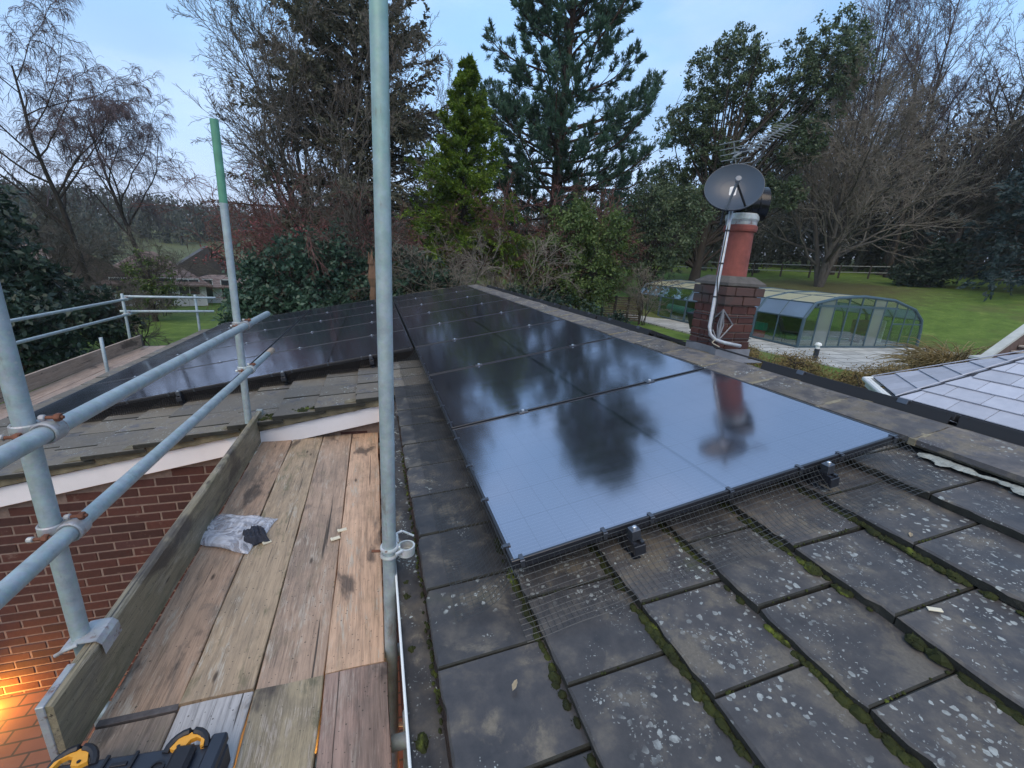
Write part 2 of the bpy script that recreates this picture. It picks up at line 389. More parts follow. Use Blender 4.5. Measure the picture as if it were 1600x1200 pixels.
def m_panel():
    """black half-cut cells under wet glass, in the panel's own coordinates (x up the slope, y along the eave)"""
    t = NT('panel_glass'); tc = t.N('ShaderNodeTexCoord').outputs['Object']; sp = t.N('ShaderNodeSeparateXYZ'); t.L(tc, sp.inputs[0])
    x, y = sp.outputs[0], sp.outputs[1]
    def lines(v, pitch, wd, ph=0.0):
        fr = t.math('FRACT', t.math('ADD', t.math('DIVIDE', v, pitch), ph)); d = t.math('ABSOLUTE', t.math('SUBTRACT', fr, 0.5))
        return t.math('GREATER_THAN', d, 0.5-wd/pitch/2)
    gy = lines(y, 0.1835, 0.0035, -0.09); gx = lines(x, 0.0921, 0.0022, -0.2); bus = lines(y, 0.01835, 0.0016, -0.4)
    c = t.ramp(t.noise(tc, 3.0, 3), [(0.3, (0.012, 0.014, 0.020)), (0.7, (0.020, 0.022, 0.030))])
    c = t.mix(t.math('MULTIPLY', bus, .55), c, (0.20, 0.23, 0.29))
    c = t.mix(t.math('MAXIMUM', gy, gx), c, (0.004, 0.004, 0.006))
    mid = t.math('LESS_THAN', t.math('ABSOLUTE', t.math('SUBTRACT', x, 0.861)), 0.008); c = t.mix(mid, c, (0.004, 0.004, 0.005))
    wet = t.noise(t.pos((1, 1, 1)), 26, 5, 0.6); smear = t.noise(t.pos((2.2, 14, 1)), 1.0, 4)
    t.fin(c, t.rng(t.math('ADD', t.math('MULTIPLY', wet, 0.4), smear), 0.07, 0.125, 0.4, 0.9), 0.0, 0.5)
    # water beads and the slight waviness of the sheet
    nb = t.N('ShaderNodeMix', data_type='FLOAT'); t.L(t.math('MAXIMUM', t.math('MAXIMUM', gy, gx), mid), nb.inputs[0]); nb.inputs[2].default_value = 0.5; nb.inputs[3].default_value = 0.46; t.L(nb.outputs[0], t.b.inputs['Specular IOR Level'])
    t.b.inputs['IOR'].default_value = 4.6; t.b.inputs['Specular Tint'].default_value = (0.90, 0.90, 1.0, 1)
    return t.m

M = {}
M['tile'] = m_tile('concrete_tile', 0.74, 1.28, 0.9, 0.35, 0.58)
M['tile_damp'] = m_tile('damp_concrete_tile', 0.14, 0.95, 0.8, 0.5, 0.45)
M['tile_wing'] = m_tile('weathered_concrete_tile', 0.5, 1.8, 2.6, 0.6, 0.75)
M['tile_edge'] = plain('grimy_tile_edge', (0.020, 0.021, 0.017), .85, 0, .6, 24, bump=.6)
M['ridge'] = m_tile('ridge_tile_concrete', 0.5, 1.7, 1.3, 0.9, 0.8)
M['mortar'] = plain('mortar', (0.30, 0.27, 0.21), 0.9, 0, 0.3, 30, bump=0.5)
M['ridge_mortar'] = plain('lichened_ridge_mortar', (0.20, 0.18, 0.125), .9, 0, .45, 22, bump=.6)
M['mortar_dark'] = plain('wall_mortar', (0.20, 0.15, 0.125), 0.95, 0, 0.25, 40, bump=0.5)
M['sealant'] = plain('pale_render', (0.27, 0.295, 0.28), 0.9, 0, 0.4, 40, bump=0.8)
M['under'] = plain('roofing_felt', (0.02, 0.02, 0.022), 0.9)
M['verge'] = plain('mossy_verge_mortar', (0.13, 0.115, 0.075), 0.95, 0, 0.55, 14, bump=0.8)
M['moss'] = m_leaf('moss', (0.012, 0.016, 0.004), (0.032, 0.040, 0.007), (0.070, 0.088, 0.012), 0.9, 5.0, 0.0)
for k_, (b_, g_, gr_, p_) in dict(a=((0.58, 0.395, 0.285), .25, .25, 1.0), b=((0.42, 0.30, 0.22), .40, .3, .75), c=((0.42, 0.315, 0.225), .35, .65, 1.0), d=((0.40, 0.275, 0.20), .6, .2, .8),
                               e=((0.36, 0.262, 0.195), .5, .15, .5), f=((0.37, 0.315, 0.19), .45, .85, .8), g=((0.46, 0.46, 0.46), .2, .1, 1.0), h=((0.28, 0.215, 0.165), .6, .3, .4)).items():
    M['wood_'+k_] = m_wood('weathered_board_'+k_, b_, g_, gr_, p_)
M['wood_toe'] = m_wood('mossy_toe_board', (0.27, 0.225, 0.145), 0.5, 0.8, 0.45)
M['wood_far'] = m_wood('new_board', (0.42, 0.32, 0.225), 0.25, 0.1, 0.5)
M['steel'] = m_steel('galvanised_tube')
M['steel_tinge'] = m_steel('green_tinged_tube', tinge=True)
M['steel_clamp'] = m_steel('coupler_steel', (0.38, 0.39, 0.40), 0.5)
M['clamp_bright'] = m_steel('zinc_coupler', (0.56, 0.60, 0.60), 0.1)
M['rust'] = plain('rusty_bolt', (0.15, 0.06, 0.035), 0.8, 0.2, 0.4, 60)
M['green_paint'] = plain('faded_green_paint', (0.095, 0.27, 0.185), 0.6, 0.1, 0.25, 14)
M['brick'] = m_brick('red_brick')
M['white'] = plain('white_board_paint', (0.70, 0.70, 0.73), 0.5, 0, 0.08, 4)
M['upvc'] = plain('white_plastic', (0.74, 0.77, 0.76), 0.35, 0, 0.06, 9)
M['black'] = plain('black_anodised_frame', (0.016, 0.018, 0.024), 0.34, 0.0, 0.2, 20, 0.6)
M['wire'] = plain('netting_wire', (0.055, 0.060, 0.062), 0.45, 0.3, 0.2, 20)
M['alu'] = plain('bare_aluminium', (0.62, 0.66, 0.70), 0.35, 0.8, 0.1, 30)
M['cable_black'] = plain('matt_black_plastic', (.012, .012, .014), .6)
M['clip'] = plain('dark_clip_metal', (0.10, 0.11, 0.13), .3, .7, .1, 30)
M['panel'] = m_panel()
M['crust'] = plain('grey_lichen_crust', (0.17, 0.175, 0.17), .9, 0, .5, 50, bump=.6)
M['silt'] = m_tile('gutter_silt', 0.6, 0.75, 0.1, 0.3, 0.7)

# ------------------------------------------------------------------ the house
H = thing('house', 'brick house with a low concrete tiled roof carrying black solar panels', 'house')
UR = 2.12                                  # apex of the roof, measured up the slope
cp, sp_ = math.cos(PITCH), math.sin(PITCH)

# main roof sheet under the tiles (slope side, verge cut out) and the far slope
mb = MB()
mb.box((-0.27, -2.3, -0.22), (UR, 9.6, -0.165)); mb.box((-4.05, 2.46, -0.22), (-0.272, 9.6, -0.165))
roof = mb.build('roof', M['under'], H, (0, 0, 0), RR)

def tile_mesh(name, mat, seed, wd=0.298, ln=0.385, th=0.033, gauge=0.315):
    """flat interlocking tile: lower edge at x=0, worn and chipped round the top, laid sloping back under the next course"""
    r = np.random.default_rng(seed); b = 0.0045; sl = th/gauge; n = 9
    top = lambda x: -x*sl
    ys = np.linspace(0, wd, n); fx = np.abs(r.normal(0, .0016, n)); fx[r.integers(0, n)] += r.uniform(0, .009); fx[[0, -1]] += r.uniform(.001, .006, 2)
    v = []
    for k in range(n):
        yy = min(max(ys[k], b), wd-b); ch = b*r.uniform(.6, 1.8)
        v += [(fx[k]+ch, yy, top(fx[k]+ch)), (fx[k], ys[k], -ch), (fx[k]*.6, ys[k], -th)]
    o = len(v); v += [(ln, b, top(ln)), (ln, 0, top(ln)-b), (ln, 0, top(ln)-th*.8), (ln, wd-b, top(ln)), (ln, wd, top(ln)-b), (ln, wd, top(ln)-th*.8)]
    q = [(3*k+1, 3*k, 3*k+3, 3*k+4) for k in range(n-1)]; e = [(3*k+2, 3*k+1, 3*k+4, 3*k+5) for k in range(n-1)]
    L = 3*(n-1); sides = [(1, o+1, o, 0), (2, o+2, o+1, 1), (L, o+3, o+4, L+1), (L+1, o+4, o+5, L+2), (o+1, o+2, o+5, o+4)]
    tp = [[0]+[o, o+3]+[3*k for k in range(n-1, 0, -1)]]
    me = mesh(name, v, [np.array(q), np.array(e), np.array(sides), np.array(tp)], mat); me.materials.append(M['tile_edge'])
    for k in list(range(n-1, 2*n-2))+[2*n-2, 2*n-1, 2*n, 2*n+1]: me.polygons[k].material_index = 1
    return me
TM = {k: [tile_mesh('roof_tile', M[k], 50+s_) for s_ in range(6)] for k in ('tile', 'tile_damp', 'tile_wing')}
def put_tile(u, v, kind, rnd=1.0):
    o = obj('roof_tile', random.choice(TM[kind]), roof, (u+random.uniform(-.003, .003)*rnd, v+random.uniform(-.002, .002)*rnd, -0.112+random.uniform(-.0025, .0025)*rnd),
            (random.uniform(-.008, .008)*rnd, random.uniform(-.004, .004)*rnd, random.uniform(-.007, .007)*rnd))
    return o
courses = [-0.288, 0.02, 0.335, 0.63, 0.92, 1.25, 1.575]
phase = [0.125, 0.2525, 0.0925, 0.25, 0.0875, 0.245, 0.09]
for c, (u, ph) in enumerate(zip(courses, phase)):
    k = -8
    while True:
        v = ph+0.3025*k; k += 1
        if v > (3.45 if c < 6 else 9.3): break
        if v < -2.2: continue
        if 0 < c < 6 and v > 0.35: continue
        if c == 0 and v > 2.45: kind = 'tile_wing'
        else: kind = 'tile_damp' if c == 0 else 'tile'
        put_tile(u, v, kind)
for k in range(1, 13):
    u = -0.288-0.3145*k; n = 0
    while True:
        v = 2.43+(0.15 if k % 2 else 0.0)+0.3025*n; n += 1
        if v > (3.6 if k < 11 else 9.4): break
        put_tile(u, v, 'tile_wing', 1.8)
    if k % 2:      # half tile at the verge
        o = put_tile(u, 2.43, 'tile_wing'); o.scale = (1, 0.49, 1)

# ridge of half-round-angled caps, bedded in pale mortar
def ridge_mesh():
    L, t = 0.447, 0.016; w = 0.235; m = MB()
    prof = []
    a = PITCH-0.03
    out = [(-w*math.cos(a), -w*math.sin(a)), (-0.05, -0.05*math.sin(a)+0.002), (-0.02, 0.004), (0.02, 0.004), (0.05, -0.05*math.sin(a)+0.002), (w*math.cos(a), -w*math.sin(a))]
    poly = out+[(x, z-t-0.006) for x, z in out[::-1]]
    return m.prism(poly, 'y', 0.002, L-0.004).mesh('ridge_tile', M['ridge'])
RM = ridge_mesh(); MJ = None
ax, az = UR*cp+0.112*sp_, UR*sp_-0.112*cp-0.022
ridge_part = MB().box((ax-0.16, -2.2, az-0.045), (ax+0.16, 9.58, az-0.02)).build('ridge_bedding', M['mortar'], H)
v = -2.2; i = 0
def lump(c, s, rng, k=8):
    """irregular low blob"""
    a = np.linspace(0, 2*PI, k, endpoint=False); v = []
    for rr, zz in ((1.0, 0.0), (0.8, 0.55), (0.35, 0.95)):
        for t in a: v.append((math.cos(t)*rr*rng.uniform(.75, 1.2), math.sin(t)*rr*rng.uniform(.75, 1.2), zz*rng.uniform(.8, 1.15)))
    v.append((0, 0, 1.0)); v = np.array(v)*np.array(s)+np.array(c); f = []
    for r in range(2):
        for j in range(k): f.append((r*k+j, r*k+(j+1) % k, (r+1)*k+(j+1) % k, (r+1)*k+j))
    return v, f, [(2*k+j, 2*k+(j+1) % k, 3*k) for j in range(k)]
while v < 9.45:
    o = obj('ridge_tile', RM, ridge_part, (ax+random.uniform(-.003, .003), v, az+0.045+random.uniform(-.002, .003)), (random.uniform(-.006, .006), random.uniform(-.02, .02), random.uniform(-.006, .006)))
    # bulging mortar joint between caps
    m = MB(); a = PITCH-0.03; w = 0.24
    xs = np.linspace(-w, w, 13)
    top = [(x, (-abs(x)*math.sin(a)+0.0475+random.uniform(-.003, .003))) for x in xs]
    bot = [(x, z-0.03) for x, z in top[::-1]]
    m.prism(top+bot, 'y', -0.011-random.uniform(0, .006), 0.010+random.uniform(0, .006))
    m.build('mortar_joint', M['ridge_mortar'], ridge_part, (ax, v, az))
    v += 0.4475; i += 1
# pale render smeared along the foot of the ridge at the near end
r = np.random.default_rng(3); m = MB()
for t in np.linspace(0, 1, 26):
    wv = 0.018+0.016*math.sin(t*9)+r.uniform(0, .01)
    vv, f4, f3 = lump((1.865+r.uniform(-.008, .008), -0.03-0.42*t, -0.125), (wv*r.uniform(.6, 1.2), 0.030, 0.006), r, 9); m.add(vv, f4, f3)
m.build('pale_mortar_smear', M['sealant'], roof)

# verge and barge board over the brick gable of the wing
m = MB()
n = 46; us = np.linspace(-4.05, -0.30, n)
r = np.random.default_rng(5)
tp = [(u, -0.138+r.uniform(-.006, .006)) for u in us]; bt = [(u, -0.215+r.uniform(-.008, .006)) for u in us[::-1]]
m.prism(tp+bt, 'y', 2.452, 2.53); m.build('verge_mortar', M['verge'], roof)
MB().box((-4.08, 2.478, -0.37), (-0.30, 2.502, -0.218), 0.003).build('bargeboard', M['white'], H, (0, 0, 0), RR)

# walls: mortar bodies with every brick that shows standing proud
YW, XW = 2.54, -0.262
def gable_top(x): return x*math.tan(PITCH)-0.40
m = MB()
m.prism([(-3.85, -2.75), (-0.27, -2.75), (-0.27, gable_top(-.27)+.12), (-3.85, gable_top(-3.85)+.12)], 'y', YW, 9.35)
gw = m.build('gable_wall', M['mortar_dark'], H)
sw = MB().box((XW, -3.0, -2.75), (4.4, 9.35, -0.40)).build('side_wall', M['mortar_dark'], H)
BR = MB().box((0, 0, 0), (0.215, 0.10, 0.065), 0.004).mesh('brick', M['brick'])
rest = MB(); nb = 0
row = 0; z = -2.715
while z < -0.55:
    x = -3.85+(0.1125 if row % 2 else 0)
    while x < -0.5:
        if z+0.065 < gable_top(x)+0.02 and x+0.215 < -0.28:
            bx = -1.65-(-0.66-z)*0.667+0.45
            if -3.5 < x < bx and nb < 215:
                o = obj('brick', BR, gw, (x+random.uniform(-.002, .002), YW-0.004+random.uniform(-.001, .0015), z+random.uniform(-.0015, .0015)), (0, 0, random.uniform(-.006, .006))); nb += 1
            else: rest.box((x, YW-0.004, z), (x+0.215, YW+0.02, z+0.065))
        x += 0.225
    z += 0.075; row += 1
tag(rest.build('brickwork', M['brick'], gw), kind='stuff')
rest = MB(); nb = 0; row = 0; z = -2.715
BS = MB().box((0, 0, 0), (0.10, 0.215, 0.065), 0.004).mesh('brick', M['brick'])
while z < -0.50:
    y = -2.4+(0.1125 if row % 2 else 0)
    while y < 2.3:
        if -0.35 < y < 0.9 and -2.2 < z and nb < 82:
            obj('brick', BS, sw, (XW-0.008+random.uniform(-.002, .002), y, z)); nb += 1
        else: rest.box((XW-0.008, y, z), (XW+0.02, y+0.215, z+0.065))
        y += 0.225
    z += 0.075; row += 1
tag(rest.build('brickwork', M['brick'], sw), kind='stuff')
# far slope of the roof, falling away beyond the ridge
FP = 0.27
m = MB().box((0.0, -2.3, -0.06), (2.75, 9.6, -0.005)); m.build('far_roof_slope', M['ridge'], H, (ax-0.02, 0, az-0.03), (0, FP, 0))

# gutter along the near eave, full of silt
gx0, gx1, gz = -0.349, -0.262, -0.322
m = MB()
m.prism([(gx0, gz+.095), (gx0, gz+.02), (gx0+.02, gz), (gx1-.02, gz), (gx1, gz+.02), (gx1, gz+.068), (gx1-.003, gz+.068), (gx1-.003, gz+.021), (gx1-.021, gz+.003), (gx0+.021, gz+.003), (gx0+.003, gz+.021), (gx0+.003, gz+.095)], 'y', -2.3, 2.44)
m.tube([(gx0+.001, -2.3, gz+.095), (gx0+.001, 2.44, gz+.095)], 0.0042, 8)
gut = m.build('gutter', M['upvc'], H)
r = np.random.default_rng(11); ny, nx = 230, 7
ys = np.linspace(-2.29, 2.43, ny); xs = np.linspace(gx0+.0045, gx1+.004, nx)
X, Y = np.meshgrid(xs, ys); Zs = gz+0.077+r.normal(0, .0022, X.shape)+0.004*np.sin(Y*11)+0.003*np.sin(Y*27+X*60)
vv = np.stack([X, Y, Zs], -1).reshape(-1, 3); ii = np.arange(ny-1)[:, None]*nx+np.arange(nx-1)[None]; ii = ii.ravel()
tag(obj('gutter_silt', mesh('gutter_silt', vv, np.stack([ii, ii+1, ii+nx+1, ii+nx], -1), M['silt'], True), gut), kind='stuff')
# moss: cushions and tufts filling the steps and joints between tiles
def moss_mesh(spots, seed):
    r = np.random.default_rng(seed); m = MB(); bl = []
    for (x, y, z, s, st) in spots:
        vv, f4, f3 = lump((x, y, z), (s*r.uniform(.7, 1.1), s*st*r.uniform(.8, 1.3), s*r.uniform(.5, .85)), r, 7); m.add(vv, f4, f3)
        for _ in range(5):
            t = r.uniform(0, 2*PI); q = r.uniform(0, 1)**.5
            b = np.array([x+math.cos(t)*q*s, y+math.sin(t)*q*s*st, z+s*.6*(1-q*q)]); d = np.array([math.cos(t)*q, math.sin(t)*q, 1.0])*s*r.uniform(.25, .5)
            sd = np.array([-math.sin(t), math.cos(t), 0])*s*.12
            m.add([b-sd, b+sd, b+d], f3=[(0, 1, 2)])
    return m
r = np.random.default_rng(21); spots = []
for c, u in enumerate(courses[1:6], 1):
    dens = (0.75, 0.95, 0.95, 0.9, 0.8)[c-1]
    for v in np.arange(-1.5, 0.30, 0.0075):
        g = 0.5+0.5*math.sin(v*7+c*2.1)+0.3*math.sin(v*23+c)
        if r.uniform() < dens*(0.35+0.55*g): spots.append((u-0.008+r.normal(0, .004), v, -0.142, r.uniform(.006, .014)*(1+.25*g), 1.3))
for c, (u, ph) in enumerate(zip(courses, phase)):
    for k in range(-5, 2):
        v = ph+0.3025*k
        if c == 0 and v > .4: continue
        if c == 0 or c > 5: continue
        for q in np.arange(0.0, 0.30, 0.008):
            if r.uniform() < (0.30 if q < .12 else 0.16): spots.append((u+q+.01, v+r.normal(0, .002), -0.119-q*.086, r.uniform(.003, .0065), 0.8))
tag(moss_mesh(spots, 1).build('moss', M['moss'], roof), kind='stuff')
for v, s, u in ((-0.30, .021, 0.912), (-0.58, .02, 0.912), (-0.625, .022, 0.912), (-0.36, .015, 0.325), (-0.1, .016, 0.326)):
    m = moss_mesh([(u+r.normal(0, .006), v+r.normal(0, .008), -0.135, s*r.uniform(.8, 1.1), 1.0) for _ in range(5)], int(1000*abs(v)))
    m.build('moss_cushion', M['moss'], roof)
sp2 = [(gx1+r.uniform(-.006, .006), v, gz+.082, r.uniform(.004, .009), 1.3) for v in np.arange(-0.3, 1.4, .011) if r.uniform() < .55]
tag(moss_mesh(sp2, 2).build('moss', M['moss'], gut), kind='stuff')
for v, s in ((0.47, .014), (0.20, .016), (-0.02, .010), (-0.30, .018), (-0.42, .017), (0.27, .013)):
    m = moss_mesh([(gx0+.035+r.normal(0, .004), v+r.normal(0, .005), gz+.073, s*r.uniform(.8, 1.1), 1.0) for _ in range(4)], int(900*abs(v)))
    m.build('moss_cushion', M['moss'], gut)
sp3 = [(r.uniform(-1.35, -0.85), 2.46+r.uniform(0, .12), -0.135, r.uniform(.008, .02), 1.2) for _ in range(70)]
tag(moss_mesh(sp3, 4).build('moss', M['moss'], roof), kind='stuff')

# ------------------------------------------------------------------ solar panels
PW, PL = 1.722, 1.134
def frame_mesh():
    m = MB(); t = 0.011
    m.box((0, 0, -.035), (PW, t, 0), .0015); m.box((0, PL-t, -.035), (PW, PL, 0), .0015)
    m.box((0, t, -.035), (t, PL-t, 0), .0015); m.box((PW-t, t, -.035), (PW, PL-t, 0), .0015)
    return m.mesh('frame', M['black'])
def glass_mesh():
    return MB().box((.011, .011, -.008), (PW-.011, PL-.011, -.0018)).mesh('glass', M['panel'])
FM, GM = frame_mesh(), glass_mesh()
BACK = MB().box((.012, .012, -.016), (PW-.012, PL-.012, -.010)).mesh('backsheet', M['black'])
def clamp_mesh():
    return MB().box((-.028, -.019, -.002), (.028, .019, .004), .0015).mesh('clamp', M['clip'])
CLM = clamp_mesh(); CBM = MB().lathe([(.009, .004), (.009, .012), (.005, .014)], k=10).mesh('bolt', M['alu'])
def clip_mesh():
    m = MB(); m.box((-.007, -.002, .0005), (.007, .02, .003)); m.box((-.007, -.006, -.03), (.007, -.002, .003)); m.tube([(-.008, -.008, -.003), (.008, -.008, -.003)], .003, 6)
    return m.mesh('mesh_clip', M['alu'])
CPM = clip_mesh(); CPM.materials.clear(); CPM.materials.append(M['clip'])
ordn = ['first', 'second', 'third', 'fourth', 'fifth', 'sixth', 'seventh', 'eighth']
def panel(u, v, lab, grp, clamps=True, front=False, left=False):
    t = thing('solar_panel', lab, 'solar panel', roof_pt(u, v), RR, grp)
    obj('frame', FM, t); obj('glass', GM, t); obj('backsheet', BACK, t)
    if clamps:
        for x in (.43, 1.292): obj('bolt', CBM, obj('clamp', CLM, t, (x, PL+.010, .0005)))
    if front:
        for x in (.035, .335, .52, .86, 1.19, 1.40, 1.695): obj('mesh_clip', CPM, t, (x, 0, 0))
    if left:
        for y in (.08, .38, .68, 1.0): obj('mesh_clip', CPM, t, (0, y, 0), (0, 0, -PI/2))
    return t
for i in range(8):
    lab = ('large glossy black solar panel nearest the camera, mirroring sky and tree tops' if i == 0 else
           f'glossy black solar panel beside the ridge, {ordn[i]} from the front of its column')
    if i == 7: lab = 'farthest black solar panel of the ridge column, at the pale end of the ridge'
    panel(0, i*1.154, lab, 'black solar panels on the near slope', i < 7, i == 0, i < 3)
for c in range(2):
    for i in range(5):
        u = -1.742-1.742*c; v = (3+i)*1.154
        where = ('next to the ridge column', 'outermost towards the lower eave')[c]
        lab = f'black solar panel of the wing column {where}, {ordn[i]} row back'
        panel(u, v, lab, 'black solar panels on the wing', i < 4, i == 0, False)
# mounting rails with capped ends and hooks on the tiles
def rail(u, v0, v1, lab):
    t = thing('mounting_rail', lab, 'rail', roof_pt(u, v0), RR, 'mounting rails under the panels')
    w = .020; m = MB()
    m.prism([(-w, -.082), (w, -.082), (w, -.037), (.008, -.037), (.008, -.046), (-.008, -.046), (-.008, -.037), (-w, -.037)], 'y', 0, v1-v0)
    m.build('rail', M['black'], t)
    MB().box((-w-.002, -.006, -.084), (w+.002, 0.0, -.044), .002).build('end_cap', M['black'], t)
    m = MB(); m.box((-.017, .014, -.037), (.017, .046, .003), .002); m.build('end_clamp', M['clip'], t)
    MB().lathe([(.0075, .003), (.0075, .011), (.0045, .013)], (0, .028, 0), 10).build('bolt', M['alu'], t)
    m = MB(); m.box((-.017, .07, -.125), (.017, .11, -.083), .003); m.box((-.017, .02, -.125), (.017, .07, -.118)); m.build('roof_hook', M['black'], t)
rail(.43, -.062, 9.2, 'black mounting rail end with bolt, left of the two under the nearest panel')
rail(1.292, -.062, 9.2, 'black mounting rail end with bolt, right of the two under the nearest panel')
rail(-1.30, 3.40, 9.2, 'black mounting rail end under the wing panels, closest to the tall centre pole')
rail(-0.46, 3.40, 9.2, 'black mounting rail end under the wing panels, by the inner corner')
rail(-2.20, 3.40, 9.2, 'black mounting rail end under the wing panels, below the lower guard rail')
# bird netting skirts: welded wire grids hanging from the frames onto the tiles
def net(path_fn, n_along, length, name, label, frame_rot=RR, loc=(0, 0, 0), prof=((.004, -.012), (.02, -.04), (.075, -.085), (.12, -.104), (.20, -.107)), step=.018, wr=.0009, mat='wire'):
    prof = np.array(prof); d = np.r_[0, np.cumsum(np.hypot(*np.diff(prof, axis=0).T))]
    q = np.linspace(0, d[-1], int(d[-1]/step)+1); px = np.interp(q, d, prof[:, 0]); pw = np.interp(q, d, prof[:, 1])
    s = np.linspace(0, length, n_along); r = np.random.default_rng(5)
    wob = 0.004*np.sin(s*9)+0.003*np.sin(s*23+1)
    P = np.array([[path_fn(si, a+(wob[k]*(j/len(px))), w) for j, (a, w) in enumerate(zip(px, pw))] for k, si in enumerate(s)])   # (n_along, len, 3)
    V1, F1 = tubes(P, np.full(P.shape[:2], wr), 3)
    Q = P.transpose(1, 0, 2); V2, F2 = tubes(Q, np.full(Q.shape[:2], wr), 3)
    t = obj(name, mesh(name, np.concatenate([V1, V2]), np.concatenate([F1, F2+len(V1)]), M[mat]), None, loc, frame_rot)
    return tag(t, label, 'netting', 'wire bird netting round the panels')
net(lambda s, a, w: (-.03+s, -a-.001, w), int(1.78/.019), 1.78, 'bird_netting', 'fine wire netting hanging from the front edge of the nearest panel onto tiles')
net(lambda s, a, w: (-a-.001, -.05+s, w), int(3.5/.019), 3.5, 'bird_netting', 'fine wire netting along the left edge of the ridge column of panels')
net(lambda s, a, w: (-3.5+s, 3.46-a, w), int(3.48/.017), 3.48, 'bird_netting', 'fine wire netting under the front edge of the wing panels', prof=((.002, -.008), (.004, -.05), (.012, -.118)), step=.012, wr=.0024, mat='cable_black')
net(lambda s, a, w: (PW+.002+a, .0+s, w), int(9.2/.05), 9.2, 'bird_netting', 'fine wire netting between the panel tops and the ridge caps', prof=((.002, -.01), (.01, -.05), (.02, -.1)))
# black cable and frame run beyond the ridge: panels on the other slope, seen edge on
def far_panel(v, lab, w=1.13):
    t = thing('solar_panel', lab, 'solar panel', (ax+.165, v, az-.034), (0, FP, 0), 'panels on the far slope seen edge on')
    m = MB(); m.box((0, 0, .078), (1.7, .035, .113), .002); m.box((0, w-.035, .078), (1.7, w, .113), .002); m.box((0, .035, .078), (.035, w-.035, .113), .002); m.box((1.665, .035, .078), (1.7, w-.035, .113), .002)
    m.build('frame', M['cable_black'], t)
    MB().box((.034, .034, .10), (1.666, w-.034, .110)).build('glass', M['panel'], t)
    MB().box((.05, 0, .03), (.09, w, .074), .003).build('rail', M['black'], t)
    m = MB(); m.box((-.012, 0.01, .01), (-.006, w-.01, .095)); m.build('edge_skirt', M['cable_black'], t)
    for y in (.2, .8):
        MB().box((-.014, y, .088), (.02, y+.05, .117), .002).build('clamp', M['clip'], t)
for i, v in enumerate((-2.17, -1.025, .12)):
    far_panel(v, ['black solar panel edge beyond the ridge, at the right edge of the picture', 'black solar panel edge beyond the ridge, in front of the white fascia', 'black solar panel edge beyond the ridge, just right of the chimney'][i])
for i, v in enumerate((2.62, 3.765, 4.91, 6.055, 7.2, 8.345)):
    far_panel(v, f'black solar panel edge beyond the ridge, {ordn[i]} back from the chimney')

# ------------------------------------------------------------------ scaffold
TR = 0.02415
def tube_mesh_len(L, hollow=True):
    m = MB(); n = max(2, int(L/.4))
    prof = [(TR, z) for z in np.linspace(0, L, n)]
    full = [(TR-.0035, .03), (TR-.0035, 0), (TR-.0008, 0)]+[(TR, .001)]+prof[1:-1]+[(TR, L-.001), (TR-.0008, L), (TR-.0035, L), (TR-.0035, L-.03)]
    m.lathe(full, k=28, caps=True); return m
def pole(x, y, z0, z1, label, group='scaffold uprights', mat='steel', lean=(0, 0)):
    t = thing('scaffold_pole', label, 'scaffold pole', (x, y, z0), (lean[0], lean[1], 0), group)
    tube_mesh_len(z1-z0).build('tube', M[mat], t, smooth=True)
    return t
def rail_tube(a, b, label, group, cap=None, name='guard_rail'):
    a = Vector(a); b = Vector(b); d = b-a
    t = thing(name, label, 'guard rail' if name == 'guard_rail' else 'scaffold tube', a, d.to_track_quat('Z', 'Y').to_euler(), group)
    tube_mesh_len(d.length).build('tube', M['steel'], t, smooth=True)
    return t
def sm(o):
    for p in o.data.polygons: p.use_smooth = True
p1 = pole(-1.352, .385, -2.72, 1.9, 'thick grey scaffold pole at the left edge, nearest the camera')
p2 = pole(-1.352, 2.455, -2.72, 1.69, 'grey scaffold pole with a green painted top behind the guard rail ends')
MB().lathe([(TR+.0006, 0), (TR+.0006, .50)], k=28, caps=False).build('painted_band', M['green_paint'], p2, (0, 0, 1.69+2.72-.50), smooth=True)
p3 = pole(-0.3705, .303, -2.72, 2.6, 'tall grey scaffold pole in the middle, standing between boards and gutter', mat='steel_tinge')


rail_tube((-1.300, -1.6, .392), (-1.300, 3.16, .357), 'upper grey guard rail sloping across the left of the picture', 'guard rails along the near boards')
lowr = rail_tube((-1.300, -1.6, .078), (-1.300, 3.20, .021), 'lower grey guard rail with a rusty pale tip, below the upper rail', 'guard rails along the near boards')

M['worn_tip'] = plain('rusty_pale_tip', (.42, .31, .22), .7, .1, .45, 26)
MB().lathe([(TR+.0006, 4.62), (TR+.0006, 4.80), (TR-.002, 4.8012)], k=28, caps=False).build('worn_tip', M['worn_tip'], lowr, smooth=True)

